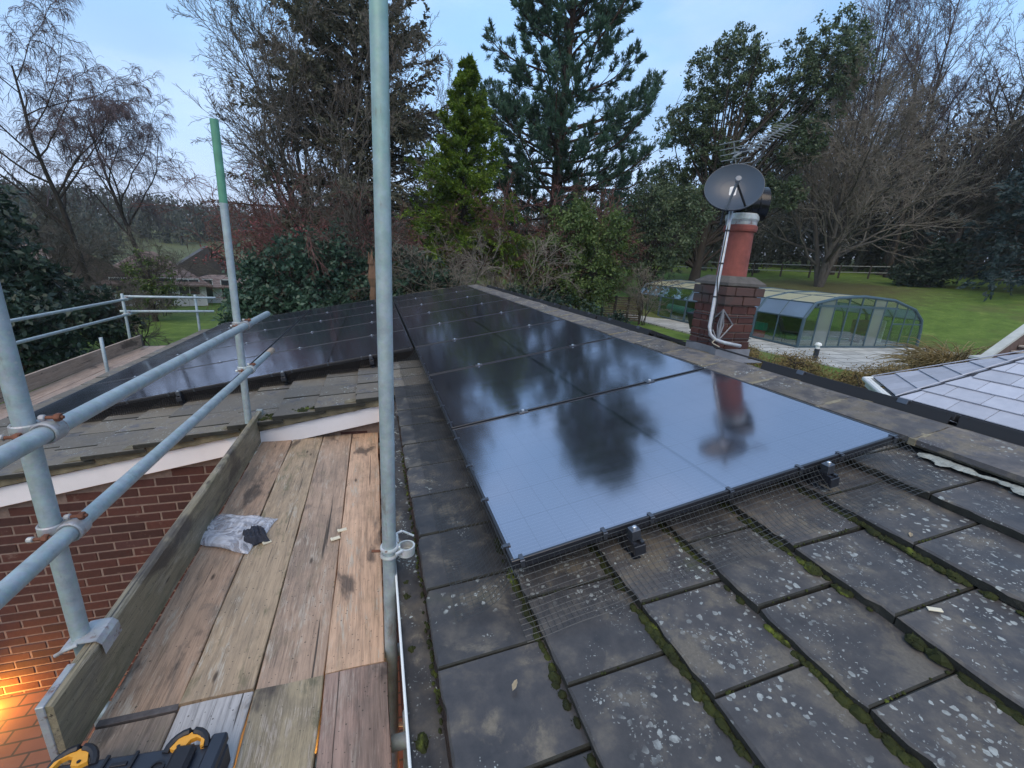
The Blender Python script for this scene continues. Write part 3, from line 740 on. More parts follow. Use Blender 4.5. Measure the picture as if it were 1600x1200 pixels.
def coupler(x, y, z, rx, rz, label, mat='steel_clamp'):
    """double coupler: one jaw round the upright, one round the rail beside it"""
    t = thing('coupler', label, 'scaffold clamp', (x, y, z), (0, 0, 0), 'scaffold couplers')
    o_, i_ = TR+.0085, TR+.0012
    m = MB(); m.lathe([(i_, -.022), (o_-.003, -.024), (o_, -.020), (o_, .020), (o_-.003, .024), (i_, .022)], k=26, caps=False); m.build('jaw', M[mat], t, smooth=False)
    m = MB(); m.lathe([(i_, -.026), (o_-.003, -.028), (o_, -.023), (o_, .023), (o_-.003, .028), (i_, .026)], (0, 0, 0), 26, False, axis=(0, 1, 0))
    m.build('jaw', M[mat], t, (rx-x, .0, rz-z))
    m = MB(); m.box((rx-x-.02, -.02, rz-z-.02), (-.012, .02, rz-z+.02)); m.build('saddle', M[mat], t)
    for k, (bx, by, bz, axis) in enumerate((( -.012, -TR-.022, 0, (1, 0, 0)), (rx-x+.004, .002, rz-z+TR+.016, (1, 0, 0)))):
        m = MB(); ax_ = Vector(axis); b = Vector((bx, by, bz))
        m.tube([b-ax_*.018, b+ax_*.034], .0052, 8); m.build('bolt', M['rust'], t)
        m = MB(); m.lathe([(.0115, 0), (.0125, .003), (.0125, .011), (.0105, .014)], b+ax_*.014, 6, True, axis=axis); m.build('nut', M['rust'], t)
        m = MB(); m.lathe([(.007, 0), (.009, .003), (.009, .013), (.006, .015)], b-ax_*.022, 10, True, axis=axis); m.build('hinge', M[mat], t)
    return t
coupler(-1.352, .385, .381, -1.300, .378, 'rusty clamp joining the upper guard rail to the left pole')
coupler(-1.352, .385, .058, -1.300, .0548, 'rusty clamp joining the lower guard rail to the left pole')
coupler(-1.352, 2.455, .364, -1.300, .3622, 'rusty clamp joining the upper guard rail to the green topped pole')
coupler(-1.352, 2.455, .032, -1.300, .0299, 'bright clamp joining the lower guard rail to the green topped pole', 'clamp_bright')
# open double coupler on the middle pole
t = thing('coupler', 'bright open scaffold clamp on the middle pole over the gutter', 'scaffold clamp', (-.3705, .303, -.118), (0, 0, 0), 'scaffold couplers')
o_, i_ = TR+.0075, TR+.001
for z in (-.018, .012):
    MB().lathe([(i_, z-.006), (o_, z-.006), (o_+.0015, z), (o_, z+.006), (i_, z+.006)], k=28, caps=False).build('jaw', M['clamp_bright'], t)
MB().lathe([(i_, -.02), (o_, -.02), (o_, .014), (i_, .014)], (.062, .012, -.012), 24, False).build('open_jaw', M['clamp_bright'], t)
m = MB(); m.box((.024, -.006, -.03), (.04, .014, .012), .002); m.build('saddle', M['clamp_bright'], t)
m = MB(); m.tube([(.022, -.03, .0), (.045, -.014, .0)], .006, 8); m.tube([(.03, .03, .008), (.03, .052, .03), (.05, .055, .036)], .0055, 8); m.tube([(.05, .055, .036), (.092, .05, .012)], .004, 8); m.build('bolt', M['clamp_bright'], t)
MB().lathe([(.011, 0), (.011, .012)], (.026, .036, .004), 6, axis=(.1, .5, 1)).build('nut', M['clamp_bright'], t)
MB().tube([(-.03, .006, -.004), (-.062, .010, -.002)], .005, 6).build('bolt', M['rust'], t)

# boards of the near deck
DZ = -0.57
def board(x0, x1, y0, y1, z, label, mat, seed, band0=True, band1=True, warp=0.004, name='scaffold_board', grp='boards of the near scaffold deck'):
    r = np.random.default_rng(seed); n = 14; th = .038; b = .0035
    t = thing(name, label, 'plank', ((x0+x1)/2, y0, z), (0, 0, 0), grp)
    w = (x1-x0)/2; L = y1-y0
    ys = np.linspace(0, L, n); e0 = w+r.normal(0, .0016, n); e1 = w+r.normal(0, .0016, n)
    zz = warp*np.sin(ys*1.3+seed)+r.normal(0, .0006, n); cup = .0025*(1 if seed % 2 else -1)
    ring = []
    for k in range(n):
        a, c = -e0[k], e1[k]
        ring.append([(a, -b), (a+b, 0), (a*.5, cup*.6), (0, cup), (c*.5, cup*.6), (c-b, 0), (c, -b), (c, -th), (a, -th)])
    K = 9; v = np.array([[(x, ys[k], z_+zz[k]) for x, z_ in ring[k]] for k in range(n)]).reshape(-1, 3)
    f = [(k*K+j, k*K+(j+1) % K, (k+1)*K+(j+1) % K, (k+1)*K+j) for k in range(n-1) for j in range(K)]
    m = MB(); m.add(v, [q[::-1] for q in f], fn=[list(range(K)), [(n-1)*K+j for j in range(K)][::-1]])
    m.build('plank', M[mat], t)
    for flag, yy, zb in ((band0, 0.0, zz[0]), (band1, L, zz[-1])):
        if flag:
            q = MB(); s = 1 if yy == 0 else -1
            y_a, y_b = sorted((yy-s*.0014, yy+s*.022))
            q.box((-w-.0016, y_a, -th-.001+zb), (w+.0016, y_b, .0016+max(cup, 0)+zb), .001); q.build('end_band', M['band'], t)
    return t
M['band'] = plain('worn_end_band', (0.105, 0.095, 0.095), .7, .3, .4, 40)
board(-.606, -.3965, .243, 2.62, DZ, 'pinkish worn scaffold board along the gutter, running to the barge board', 'wood_a', 1, False)
board(-.833, -.611, .243, 2.60, DZ-.003, 'brown scaffold board second from the gutter, running to the barge board', 'wood_b', 12, False)
board(-1.058, -.838, .247, 2.63, DZ+.002, 'scaffold board with a pale streak, third from the gutter, beyond the joint', 'wood_c', 3, False)
board(-1.281, -1.063, .236, 2.58, DZ-.004, 'scaffold board alongside the toe board, with the clear bag on it', 'wood_d', 24, True)
board(-.604, -.385, -1.75, .237, DZ+.001, 'brown split scaffold board nearest the camera, along the gutter', 'wood_e', 5, False, False)
board(-.832, -.609, -1.72, .236, DZ+.002, 'greenish scaffold board nearest the camera, second from the gutter', 'wood_f', 6, False, False)
board(-1.057, -.837, -1.70, .240, DZ-.003, 'pale faded scaffold board under the tool case', 'wood_g', 7, False, False)
board(-1.281, -1.063, -1.73, .228, DZ-.006, 'dark scaffold board beside the toe board, left of the tool case', 'wood_h', 8, False, False)
# pale paint splash left on the board under the tool case
tb = thing('toe_board', 'mossy toe board standing on edge along the left of the near deck', 'toe board', (-1.286, .128, -.572))
n = 24; r = np.random.default_rng(8); ys = np.linspace(0, 2.49, n); v = []; K = 6
for k in range(n):
    j = r.normal(0, .0012, 4); zt = .226+.003*math.sin(ys[k]*2)
    v += [(j[0]+.003*math.sin(ys[k]*1.7), ys[k], 0), (j[1]+.003*math.sin(ys[k]*1.7), ys[k], zt-.006), (-.006+j[2], ys[k], zt), (-.032+j[3], ys[k], zt), (-.038, ys[k], zt-.006), (-.038, ys[k], 0)]
f = [(k*K+j, k*K+(j+1) % K, (k+1)*K+(j+1) % K, (k+1)*K+j) for k in range(n-1) for j in range(K)]
MB().add(v, f, fn=[list(range(K))[::-1], [(n-1)*K+j for j in range(K)]]).build('plank', M['wood_toe'], tb)
m = MB(); m.box((-.0405, -.003, .0), (-.020, .14, .2295), .002); m.build('end_band', M['steel_clamp'], tb)
m = MB(); m.box((-.041, 2.455, .0), (.003, 2.4925, .2305), .002); m.build('end_band', M['sealant'], tb)
# clip folded over the toe board by the left pole
t = thing('toe_board_clip', 'curved pale metal clip folded over the toe board beside the left pole', 'clip', (-1.305, .385, -.345))
pts = [(.034, -.05), (.030, -.010), (.016, .006), (-.02, .007), (-.045, .004), (-.062, -.012), (-.085, -.018)]
m = MB(); m.prism(pts+[(x, z+.003) for x, z in pts[::-1]], 'y', -.048, .052); m.build('plate', M['steel_clamp'], t)
m = MB(); m.tube([(-.085, -.06, -.012), (-.06, -.055, .0), (-.03, -.05, .006)], .006, 8); m.build('wedge', M['steel_clamp'], t)
# transoms and ledgers under the deck
def transom(a, b, label): return rail_tube(a, b, label, 'scaffold tubes under the deck', name='scaffold_tube')
transom((-1.45, .345, -.635), (-.285, .345, -.635), 'grey cross tube under the deck, just beyond the board joint')
transom((-1.45, -.015, -.635), (-.285, -.015, -.635), 'grey cross tube under the deck, just short of the board joint')
transom((-1.45, 2.40, -.635), (-.285, 2.40, -.635), 'grey cross tube under the far end of the boards')
transom((-1.30, -1.7, -.69), (-1.30, 2.6, -.69), 'grey long tube under the toe board')
transom((-.318, .05, -2.72), (-.318, .05, -.60), 'short grey upright under the deck, lit orange, right of the boards')

# ------------------------------------------------------------------ things lying on the deck
# clear bag with a dark bundle in it
t = NT('clear_polythene'); tr = t.N('ShaderNodeBsdfTransparent'); ms = t.N('ShaderNodeMixShader'); tr.inputs[0].default_value = (.86, .87, .90, 1)
t.fin((0.66, 0.68, 0.74), .16, 0, .9); wr = t.noise(t.pos((1, 1, 1)), 9, 3, .5, 1.2); rid = t.math('ABSOLUTE', t.math('SUBTRACT', wr, .5)); t.bump(t.math('ADD', rid, t.math('MULTIPLY', t.noise(t.pos(), 34, 3), .25)), .45, .015)
t.L(t.rng(rid, .66, .24, 0.0, .10), ms.inputs[0]); t.L(tr.outputs[0], ms.inputs[1]); t.L(t.b.outputs[0], ms.inputs[2]); t.L(ms.outputs[0], t.nt.nodes['Material Output'].inputs[0])
M['poly'] = t.m
def pillow(nx, ny, w, l, h, seed, amp):
    r = np.random.default_rng(seed); u = np.linspace(-1, 1, nx); v = np.linspace(-1, 1, ny); U, V = np.meshgrid(u, v, indexing='ij')
    def fr(a, b, p): return np.sin(a*U*PI+p)*np.cos(b*V*PI+p*1.7)
    cr = sum(r.uniform(.3, 1)*np.abs(fr(r.uniform(.5, 3.2), r.uniform(.5, 3.2), r.uniform(0, 6))) for _ in range(6))/4
    env = np.clip((1-U**4)*(1-V**4), 0, 1)
    zt = h*env**.5*(.35+amp*cr)+.004; zb = np.full_like(zt, .001)
    X = U*w*(1-.10*V)+.006*np.sin(V*5+1)*np.abs(U); Y = V*l*(1+.12*U)+.005*np.sin(U*6)
    a = np.stack([X, Y, zt], -1).reshape(-1, 3); b = np.stack([X*.995, Y*.995, zb], -1).reshape(-1, 3)
    i = (np.arange(nx-1)[:, None]*ny+np.arange(ny-1)[None]).ravel(); q = np.stack([i, i+ny, i+ny+1, i+1], -1)
    return np.concatenate([a, b]), np.concatenate([q, q[:, ::-1]+len(a)])
V_, F_ = pillow(60, 50, .185, .135, .040, 4, .55)
bag = tag(obj('plastic_bag', mesh('plastic_bag', V_, F_, M['poly'], True), None, (-1.165, 1.245, -.566), (0, 0, -.42)), 'crumpled clear plastic bag lying on the boards by the toe board', 'bag')
M['dark_cloth'] = plain('dark_bundle', (0.028, 0.033, 0.05), .7, 0, .4, 60, bump=.8)
V_, F_ = pillow(22, 20, .05, .062, .075, 9, .8)
tag(obj('bundle', mesh('bundle', V_, F_, M['dark_cloth'], False), None, (-1.035, 1.15, -.5645), (0, 0, .4)), 'dark crumpled bundle inside the clear plastic bag', 'bundle')
# plastic packers
for k, (x, y, rz, s, lab) in enumerate(((-.632, 1.06, .35, 1.0, 'cream plastic packer lying across the gap between two boards, nearer one'), (-.602, 1.13, .3, 1.0, 'cream plastic packer on the pinkish board, by its twin'), (-.968, 1.10, .5, .85, 'cream plastic packer on the boards beside the clear bag'))):
    m = MB(); m.box((-.024*s, -.012*s, 0), (.024*s, .012*s, .006), .001); m.box((-.024*s, -.012*s, .006), (-.014*s, .012*s, .009), .0008)
    tag(m.build('packer', M['cream'] if 'cream' in M else M.setdefault('cream', plain('cream_plastic', (.62, .58, .45), .5)), None, (x, y, DZ+.003), (0, 0, rz)), lab, 'packer', 'packers on the boards')
# tool case, closed, seen from above at the lower edge of the picture
M['case'] = plain('dark_blue_black_plastic', (0.020, 0.026, 0.040), .42, 0, .15, 14, bump=.08)
M['case_dark'] = plain('black_rubber_plastic', (0.010, 0.010, 0.014), .5, 0, .2, 30)
M['yellow'] = plain('yellow_plastic', (0.72, 0.33, 0.035), .45, 0, .1, 14)
t = thing('tool_case', 'dark blue black tool case with yellow latches at the lower left corner', 'tool case', (-1.055, .055, DZ+.004), (0, 0, -.10))
m = MB(); m.box((-.215, -.34, 0), (.215, -.015, .085), .012); m.box((-.205, -.33, .085), (.205, -.030, .105), .008); m.build('body', M['case'], t)
m = MB()
for x in (-.075, -.005): m.box((x-.004, -.075, .104), (x+.004, -.032, .113), .001)
m.box((-.058, -.064, .1035), (-.018, -.054, .110), .001); m.lathe([(.018, .104), (.018, .110), (.013, .111), (.012, .1065)], (.065, -.085, 0), 16); m.lathe([(.018, .104), (.018, .110), (.013, .111), (.012, .1065)], (-.15, -.105, 0), 16)
for x in (-.16, -.1, .0, .1): m.box((x, -.30, .104), (x+.03, -.12, .109), .002)
m.build('lid_ribs', M['case_dark'], t)
for sx, nm in ((-1, 0), (1, 0)):
    cx = -.155 if sx < 0 else .118
    m = MB()
    out = [(-.045, -.052), (-.030, -.022), (-.006, -.008), (.028, -.008), (.048, -.024), (.054, -.056), (.045, -.058), (.038, -.034), (.022, -.026), (.006, -.032), (-.004, -.058), (-.026, -.062)]
    if sx < 0: out = [(-x, y) for x, y in out][::-1]
    m.prism([(x*.86, -.008+(y+.008)*.86) for x, y in out], 'z', .104, .119); lt = m.build('latch', M['yellow'], t, (cx, 0, 0))
    MB().lathe([(.0045, .119), (.0045, .1215), (.002, .122)], (-.018*(1 if sx > 0 else -1), -.044, 0), 10).build('screw', M['case_dark'], lt)
    # black arch over each latch
    arc = [(math.cos(a)*.050, -.050+math.sin(a)*.046, .104+.014*math.sin(a)) for a in np.linspace(.05, PI-.05, 12)]
    MB().tube(arc, .0105, 8).build('handle_arch', M['case_dark'], t, (cx, 0, 0))
m = MB(); m.box((.095, -.26, .104), (.150, -.045, .132), .01); m.build('grip', M['case_dark'], t)
m = MB(); m.box((.172, -.12, .08), (.214, -.012, .112), .006); m.build('side_hinge', M['case'], t)
# pale chip and dead leaves on the tiles
M['dead_leaf'] = plain('dead_leaf', (0.30, 0.25, 0.17), .8, 0, .2, 40)
def leaf(u, v, rz, L, lab):
    m = MB(); m.add([(-L, 0, .002), (-L*.3, L*.42, .006), (L*.5, L*.30, .004), (L, 0, .001), (L*.4, -L*.34, .005), (-L*.4, -L*.38, .004), (0, 0, .0005)], f3=[(6, i, (i+1) % 6) for i in range(6)])
    p = roof_pt(u, v, -.116); return tag(m.build('fallen_leaf', M['dead_leaf'], None, p, (0, -PITCH, rz)), lab, 'leaf', 'dead leaves on the roof')
def uv_at(u, v): return u, v
leaf(1.29, -.33, .5, .014, 'pale dead leaf on the tiles right of the panel corner')
leaf(-.10, -.30, .9, .016, 'pale dead leaf on the dark tiles by the gutter')
m = MB(); m.box((-.016, -.007, 0), (.016, .007, .004), .001); tag(m.build('wood_chip', M['cream'], None, roof_pt(1.04, -.545, -.119), (0, -PITCH, -.7)), 'small cream chip of wood on the lichened tiles', 'chip')

# ------------------------------------------------------------------ wall lamps below the deck (lit)
M['lamp_glow'] = None
g = bpy.data.materials.new('lamp_glow'); g.use_nodes = True; b = g.node_tree.nodes['Principled BSDF']
b.inputs['Emission Color'].default_value = (1.0, 0.45, 0.08, 1); b.inputs['Emission Strength'].default_value = 6.0; b.inputs['Base Color'].default_value = (.8, .5, .2, 1); M['lamp_glow'] = g
def lamp(loc, axis, power, lab):
    t = thing('wall_lamp', lab, 'lamp', loc, (0, 0, axis), 'lit lamps on the brick walls')
    m = MB(); m.box((-.045, -.012, -.06), (.045, 0, .06), .004); m.build('backplate', M['steel_clamp'], t)
    MB().tube([(0, -.01, .02), (0, -.09, .045), (0, -.12, .02)], .010, 8).build('arm', M['clamp_bright'], t)
    MB().lathe([(.02, .02), (.05, -.01), (.052, -.02)], (0, -.12, 0), 16).build('hood', M['clamp_bright'], t)
    MB().lathe([(.012, -.02), (.034, -.03), (.038, -.06), (.024, -.09), (.006, -.10)], (0, -.12, 0), 16).build('bulb', M['lamp_glow'], t, smooth=True)
    ld = bpy.data.lights.new('lamp_light', 'POINT'); ld.energy = power; ld.color = (1.0, 0.42, 0.06); ld.shadow_soft_size = .04
    lo = bpy.data.objects.new('lamp_light', ld); COL.objects.link(lo); lo.parent = t; lo.location = (0, -.15, -.13)
lamp((-3.37, YW-.012, -2.46), 0, 26.0, 'lit orange wall lamp at the left edge, low on the brick gable')
lamp((XW-.012, .50, -1.30), -PI/2, 24.0, 'lit orange wall lamp under the deck on the long brick wall')

# ------------------------------------------------------------------ chimney, flue cowl, dish, aerial
M['soot_brick'] = None
t = NT('soot_brick'); r_ = t.rnd(); p_ = t.pos(); n_ = t.noise(p_, 26, 5, .7)
t.bump(n_, .5, .004)
M['soot_brick'] = t.fin(t.mix(t.step(t.noise(p_, 6, 4), .45, .65), t.ramp(r_, [(0, (.055, .032, .030)), (1, (.085, .046, .040))]), (.045, .042, .042)), .9)
M['terracotta'] = plain('terracotta', (0.21, 0.060, 0.047), .8, 0, .35, 11, bump=.3)
M['lead'] = plain('lead_sheet', (0.21, 0.22, 0.24), .55, .3, .2, 14, bump=.3)
M['flaunch'] = plain('cement_flaunching', (0.085, 0.080, 0.074), .9, 0, .35, 20, bump=.8)
M['cowl'] = plain('black_gloss_metal', (0.012, 0.013, 0.016), .22, .5, .2, 14)
M['cable'] = plain('black_cable', (0.010, 0.010, 0.012), .5)
M['mast'] = m_steel('mast_tube', (0.50, 0.53, 0.56)); M['rod'] = plain('dull_aerial_rod', (.22, .24, .25), .5, .3, .2, 20)
CX, CY, CS = 2.335, 1.762, 0.345           # near corner and side of the stack
ch = thing('chimney', 'square brick chimney with a red clay pot, just beyond the ridge', 'chimney', (CX, CY, 0))
zc0, zc1, zc2 = -.05, .70, .855
core = MB().box((.012, .012, zc0), (CS-.012, CS-.012, zc2-.002)).build('stack', M['mortar_dark'], ch)
def brick_ring(x0, x1, z, h, n, mat, ofs, sh):
    w = (x1-x0); seg = w/n
    for side in range(4):
        for k in range(n+(1 if ofs else 0)):
            a = k*seg-(seg/2 if ofs else 0); b = a+seg-.010
            a = max(a, 0); b = min(b, w-.0)
            if b-a < .03: continue
            if side in (1, 3):
                a = max(a, .1025+.008) if a < .11 else a; b = min(b, w-.1105) if b > w-.1105 else b
                if b-a < .03: continue
            lo, hi = [((a, 0), (b, .1025)), ((w-.1025, a), (w, b)), ((a, w-.1025), (b, w)), ((0, a), (.1025, b))][side]
            MB().box((x0+lo[0], x0+lo[1], z), (x0+hi[0], x0+hi[1], z+h), .004).build('brick', M[mat], core, (random.uniform(-.0015, .0015), random.uniform(-.0015, .0015), 0))
z = zc0; k = 0
while z < zc1-.01:
    brick_ring(0, CS, z, .065, 2, 'brick', k % 2, 0); z += .075; k += 1
for j in range(2): brick_ring(-.018 if j == 0 else -.024, CS+(.018 if j == 0 else .024), zc1+.0+j*.075, .067, 2, 'soot_brick', j % 2, 0)
m = MB(); lo, hi = -.024, CS+.024
a = [(lo, lo, zc2), (hi, lo, zc2), (hi, hi, zc2), (lo, hi, zc2)]; c_ = CS/2; q = .128
a2 = [(lo, lo, zc2+.022), (hi, lo, zc2+.022), (hi, hi, zc2+.022), (lo, hi, zc2+.022)]; b_ = [(c_-q, c_-q, zc2+.075), (c_+q, c_-q, zc2+.075), (c_+q, c_+q, zc2+.075), (c_-q, c_+q, zc2+.075)]
m.add(a+a2+b_, [(0, 1, 5, 4), (1, 2, 6, 5), (2, 3, 7, 6), (3, 0, 4, 7), (4, 5, 9, 8), (5, 6, 10, 9), (6, 7, 11, 10), (7, 4, 8, 11), (8, 9, 10, 11), (3, 2, 1, 0)])
m.build('flaunching', M['flaunch'], ch)
zp = zc2+.060
MB().lathe([(.122, 0), (.119, .05), (.110, .36), (.108, .415), (.124, .42), (.129, .435), (.129, .46), (.118, .47), (.098, .47), (.098, .40)], (c_, c_, zp-.05), 32).build('chimney_pot', M['terracotta'], ch, smooth=False)
cw = MB().lathe([(.118, .455), (.118, .50), (.122, .50), (.122, .512)], (c_, c_, zp-.05), 32, False).build('cowl_collar', M['steel_clamp'], ch)
MB().lathe([(.125, .508), (.128, .515), (.128, .55), (.124, .556)], (c_, c_, zp-.05), 32).build('clamp_ring', M['clamp_bright'], ch)
# rotating elbow cowl opening away to the right
pts = [(0, 0, .50), (.0, -.0, .53), (.03, -.015, .565), (.085, -.040, .585), (.15, -.07, .588)]
m = MB(); rr = [.110, .114, .124, .130, .131]
P = np.array(pts)+np.array([c_-.02, c_+.01, zp]); m.tube(P, rr, 28, False); m.tube(P[::-1], [x-.004 for x in rr[::-1]], 28, False)
cwl = m.build('cowl', M['cowl'], ch, smooth=True)
for k in range(1, 4): MB().tube([P[k]+(P[k+1]-P[k])*.02-(P[k+1]-P[k])*.05, P[k]+(P[k+1]-P[k])*.05], [rr[k]+.004]*2, 28, False).build('seam', M['cowl'], cwl)
# lead at the foot
m = MB(); g_ = .004
m.box((-.012, -.012, .0), (CS+.012, -.004, .33)); m.box((-.012, -.004, .0), (-.004, CS+.012, .345)); m.box((-.10, -.12, .235), (CS+.05, -.012, .243)); m.box((-.16, -.012, .245), (-.012, CS+.05, .253))
m.build('lead_flashing', M['lead'], ch)
# lashed mast bracket on the near corner
m = MB()
for z in (.42, .60): m.tube([(-.004, CS+.004, z), (-.006, -.006, z), (CS+.004, -.004, z), (CS+.004, CS+.004, z), (-.004, CS+.004, z)], .0028, 6)
m.build('lashing_wire', M['wire'], ch)
m = MB()
for s in (0, 1):
    d = np.array((1, 0)) if s == 0 else np.array((0, 1))
    def P3(q, z, o=.016): return (d[0]*q-o, d[1]*q-o, z)
    pa, pb, pc, pd = P3(0, .66), P3(.125, .54, .010), P3(0, .40), P3(-.0, .54, .045)
    for a, b in ((pa, pb), (pb, pc), (pa, P3(0.03, .53)), (pc, P3(0.03, .53))): m.tube([a, b], .006, 6)
m.tube([(-.016, -.016, .40), (-.016, -.016, .66)], .010, 8)
m.build('corner_bracket', M['lead'], ch)

dz = thing('satellite_dish', 'dark grey satellite dish on a bent pole in front of the chimney', 'satellite dish', (2.262, 1.745, .42))
mast = np.array([(.23, -.075, -.045), (.08, -.05, -.022), (.0, -.03, .0), (-.045, -.015, .04), (-.056, -.006, .10), (-.035, .02, .48), (.01, .07, 1.06)])
mt = MB(); mt.tube(mast, .0145, 14); mt = mt.build('mast', M['mast'], dz, smooth=True)
for q in (.25, .52, .78): 
    c0 = mast[4]*(1-q)+mast[6]*q+np.array((-.003, -.003, 0)); MB().lathe([(.0172, -.006), (.0172, .006)], c0, 14, False, axis=tuple(mast[6]-mast[4])).build('cable_tie', M['cable'], mt)
cab = [mast[4]+np.array((.02, -.012, -.02)), mast[5]*.5+mast[4]*.5+np.array((.012, -.02, 0)), mast[5]+np.array((-.02, -.012, 0)), mast[6]+np.array((-.012, -.012, -.08))]
MB().tube(cab, .0045, 6).build('cable', M['cable'], mt)
dn = Vector((-.60, -.72, .40)).normalized()                    # the way the bowl faces
rx = dn.cross(Vector((0, 0, 1))).normalized(); uy = rx.cross(dn).normalized()
A, B = .205, .188
def dpt(r, a, back=0): 
    x, y = A*r*math.cos(a), B*r*math.sin(a); z = .058*r*r-.058-back
    return rx*x+uy*y+dn*z
dc = Vector((-.02, .055, 1.165)); k = 40; rs = [0.001, .25, .5, .75, .93, 1.0]
v = [dc+dpt(r, a*2*PI/k) for r in rs for a in range(k)]
v += [dc+dpt(1.02, a*2*PI/k)*1.0 for a in range(k)]+[dc+dpt(1.025, a*2*PI/k, .014) for a in range(k)]+[dc+dpt(.9, a*2*PI/k, .012) for a in range(k)]+[dc+dpt(.01, a*2*PI/k, .01) for a in range(k)]
f = [(i*k+j, i*k+(j+1) % k, (i+1)*k+(j+1) % k, (i+1)*k+j) for i in range(len(rs)+3) for j in range(k)]
M['receiver'] = plain('grey_receiver_plastic', (0.16, 0.18, 0.21), .45)
M['dish'] = plain('grey_dish_paint', (0.036, 0.052, 0.076), .38, 0, .06, 5)
MB().add([tuple(x) for x in v], f).build('bowl', M['dish'], dz, smooth=True)
e0 = dc+dpt(.96, -PI/2-.55)-dn*.01; fp = dc+dn*.18-uy*.065-rx*.01; e1 = dc+dpt(.97, -PI/2+.15)-dn*.02
m = MB(); m.tube([tuple(e0), tuple(fp+rx*.012)], .008, 8); m.build('feed_arm', M['cable'], dz)
m = MB(); m.tube([tuple(e1), tuple(fp)], .010, 8); m.build('feed_arm', M['receiver'], dz)
m = MB(); m.lathe([(.0, 0), (.019, .002), (.022, .010), (.020, .024), (.013, .032), (.013, .06), (.008, .065)], tuple(fp+dn*.03), 16, axis=tuple(-dn)); m.build('receiver', M['receiver'], dz)
m = MB(); m.box((-.03, -.03, -.05), (.03, .03, .05), .006); m.build('mount', M['mast'], dz, tuple(dc-dn*.085), tuple(dn.to_track_quat('Y', 'Z').to_euler()))
# television aerial behind the dish
ae = thing('tv_aerial', 'thin television aerial with many rods, rising behind the dish', 'aerial', (2.45, 2.02, 1.95))
P0, P1 = np.array((.05, .10, -.055)), np.array((.70, .26, .30)); ax_ = nrmz(P1-P0); hz = nrmz(np.cross(ax_, (0, 0, 1))); vz = np.cross(hz, ax_)
MB().tube([P0-ax_*.05, P1], .009, 8).build('boom', M['rod'], ae)
for q in np.linspace(.16, 1, 13):
    c0 = P0*(1-q)+P1*q; m = MB()
    for s in (-1, 1): m.tube([c0-hz*.075+vz*s*.03, c0+vz*.002, c0+hz*.075+vz*s*.03], .0032, 5)
    m.build('director', M['rod'], ae)
m = MB(); c0 = P0-ax_*.02
m.tube([c0+vz*.11, c0-vz*.11], .005, 6)
for s in np.linspace(-.11, .11, 6): m.tube([c0+vz*s-hz*.13, c0+vz*s+hz*.13], .0035, 5)
m.build('reflector', M['rod'], ae)
c0 = P0*.88+P1*.12; MB().box(c0-.022, c0+.022, .004).build('dipole_box', M['cable'], ae)
MB().tube([c0+hz*.11, c0+hz*.11+ax_*.03, c0-hz*.11+ax_*.03, c0-hz*.11, c0+hz*.11], .004, 6).build('dipole', M['rod'], ae)
c1 = P0*.45+P1*.55; m = MB(); m.tube([c1, c1+np.array((-.02, -.01, -.14)), (-.06, .0, -.40), (-.10, -.03, -.62)], .010, 8); m.build('support_arm', M['cable'], ae)
# cables trailing over the ridge
def cable(pts, r, lab, mat='cable'):
    P = np.array(pts, float); n = len(P); tt = np.linspace(0, n-1, n*6); Q = np.stack([np.interp(tt, range(n), P[:, i]) for i in range(3)], -1)
    for _ in range(4): Q[1:-1] = (Q[:-2]+Q[1:-1]*2+Q[2:])/4
    m = MB(); m.tube(Q, r, 7); return tag(m.build('cable', M[mat], None, smooth=True), lab, 'cable')
cable([(2.24, 1.74, .40), (2.20, 1.9, .37), (2.21, 2.05, .35), (2.23, 2.25, .34), (2.25, 2.45, .33)], .004, 'thin black cable hanging left of the bent dish pole')
cable([(2.23, 1.74, .42), (2.24, 1.68, .36), (2.20, 1.60, .372), (2.26, 1.42, .355), (2.36, 1.22, .33), (2.42, .95, .32)], .007, 'thick black cable lying over the lead right of the chimney foot')
cable([(2.27, 1.71, .43), (2.22, 1.70, .395), (2.24, 1.63, .375)], .005, 'short tan cord hanging from the chimney bracket', 'mortar')

# ------------------------------------------------------------------ far scaffold beyond the lower eave
z2 = -1.2; xi, xo = -4.42, -4.96
for k, (a, b) in enumerate(((xi-.002, xi-.268), (xi-.272, xo+.002))):
    board(b, a, 2.2, 9.45, z2, ('pale board of the far scaffold, along the roof edge', 'pale board of the far scaffold, along its toe board')[k], 'wood_far', 31+k, False, True, .006, grp='boards of the far scaffold')
tb = thing('toe_board', 'tan toe board on edge along the far scaffold at the left', 'toe board', (xo, 2.2, z2))
MB().box((-.038, 0, 0), (0, 7.25, .225), .004).build('plank', M['wood_far'], tb); MB().box((-.040, 7.19, -.001), (.002, 7.252, .2265), .002).build('end_band', M['band'], tb)
pole(-5.035, 9.15, -2.9, -.12, 'thin scaffold pole at the far corner of the far scaffold', 'uprights of the far scaffold')
pole(-4.43, 7.0, -2.9, -.58, 'short pale pole standing up between the boards of the far scaffold', 'uprights of the far scaffold')
pole(-4.02, 9.70, -2.9, -.15, 'thin dark scaffold pole beyond the roof corner', 'uprights of the far scaffold')
def rt(a, b, lab): rail_tube(a, b, lab, 'rails of the far scaffold')
rt((-4.985, 1.9, -.235), (-4.985, 9.35, -.225), 'upper long grey rail of the far scaffold, at the left')
rt((-4.985, 1.9, -.535), (-4.985, 9.6, -.515), 'lower long grey rail of the far scaffold, at the left')
rt((-5.08, 9.20, -.18), (-3.66, 9.75, -.21), 'upper short cross rail at the far scaffold end')
rt((-5.14, 9.20, -.47), (-3.72, 9.75, -.50), 'lower short cross rail at the far scaffold end')
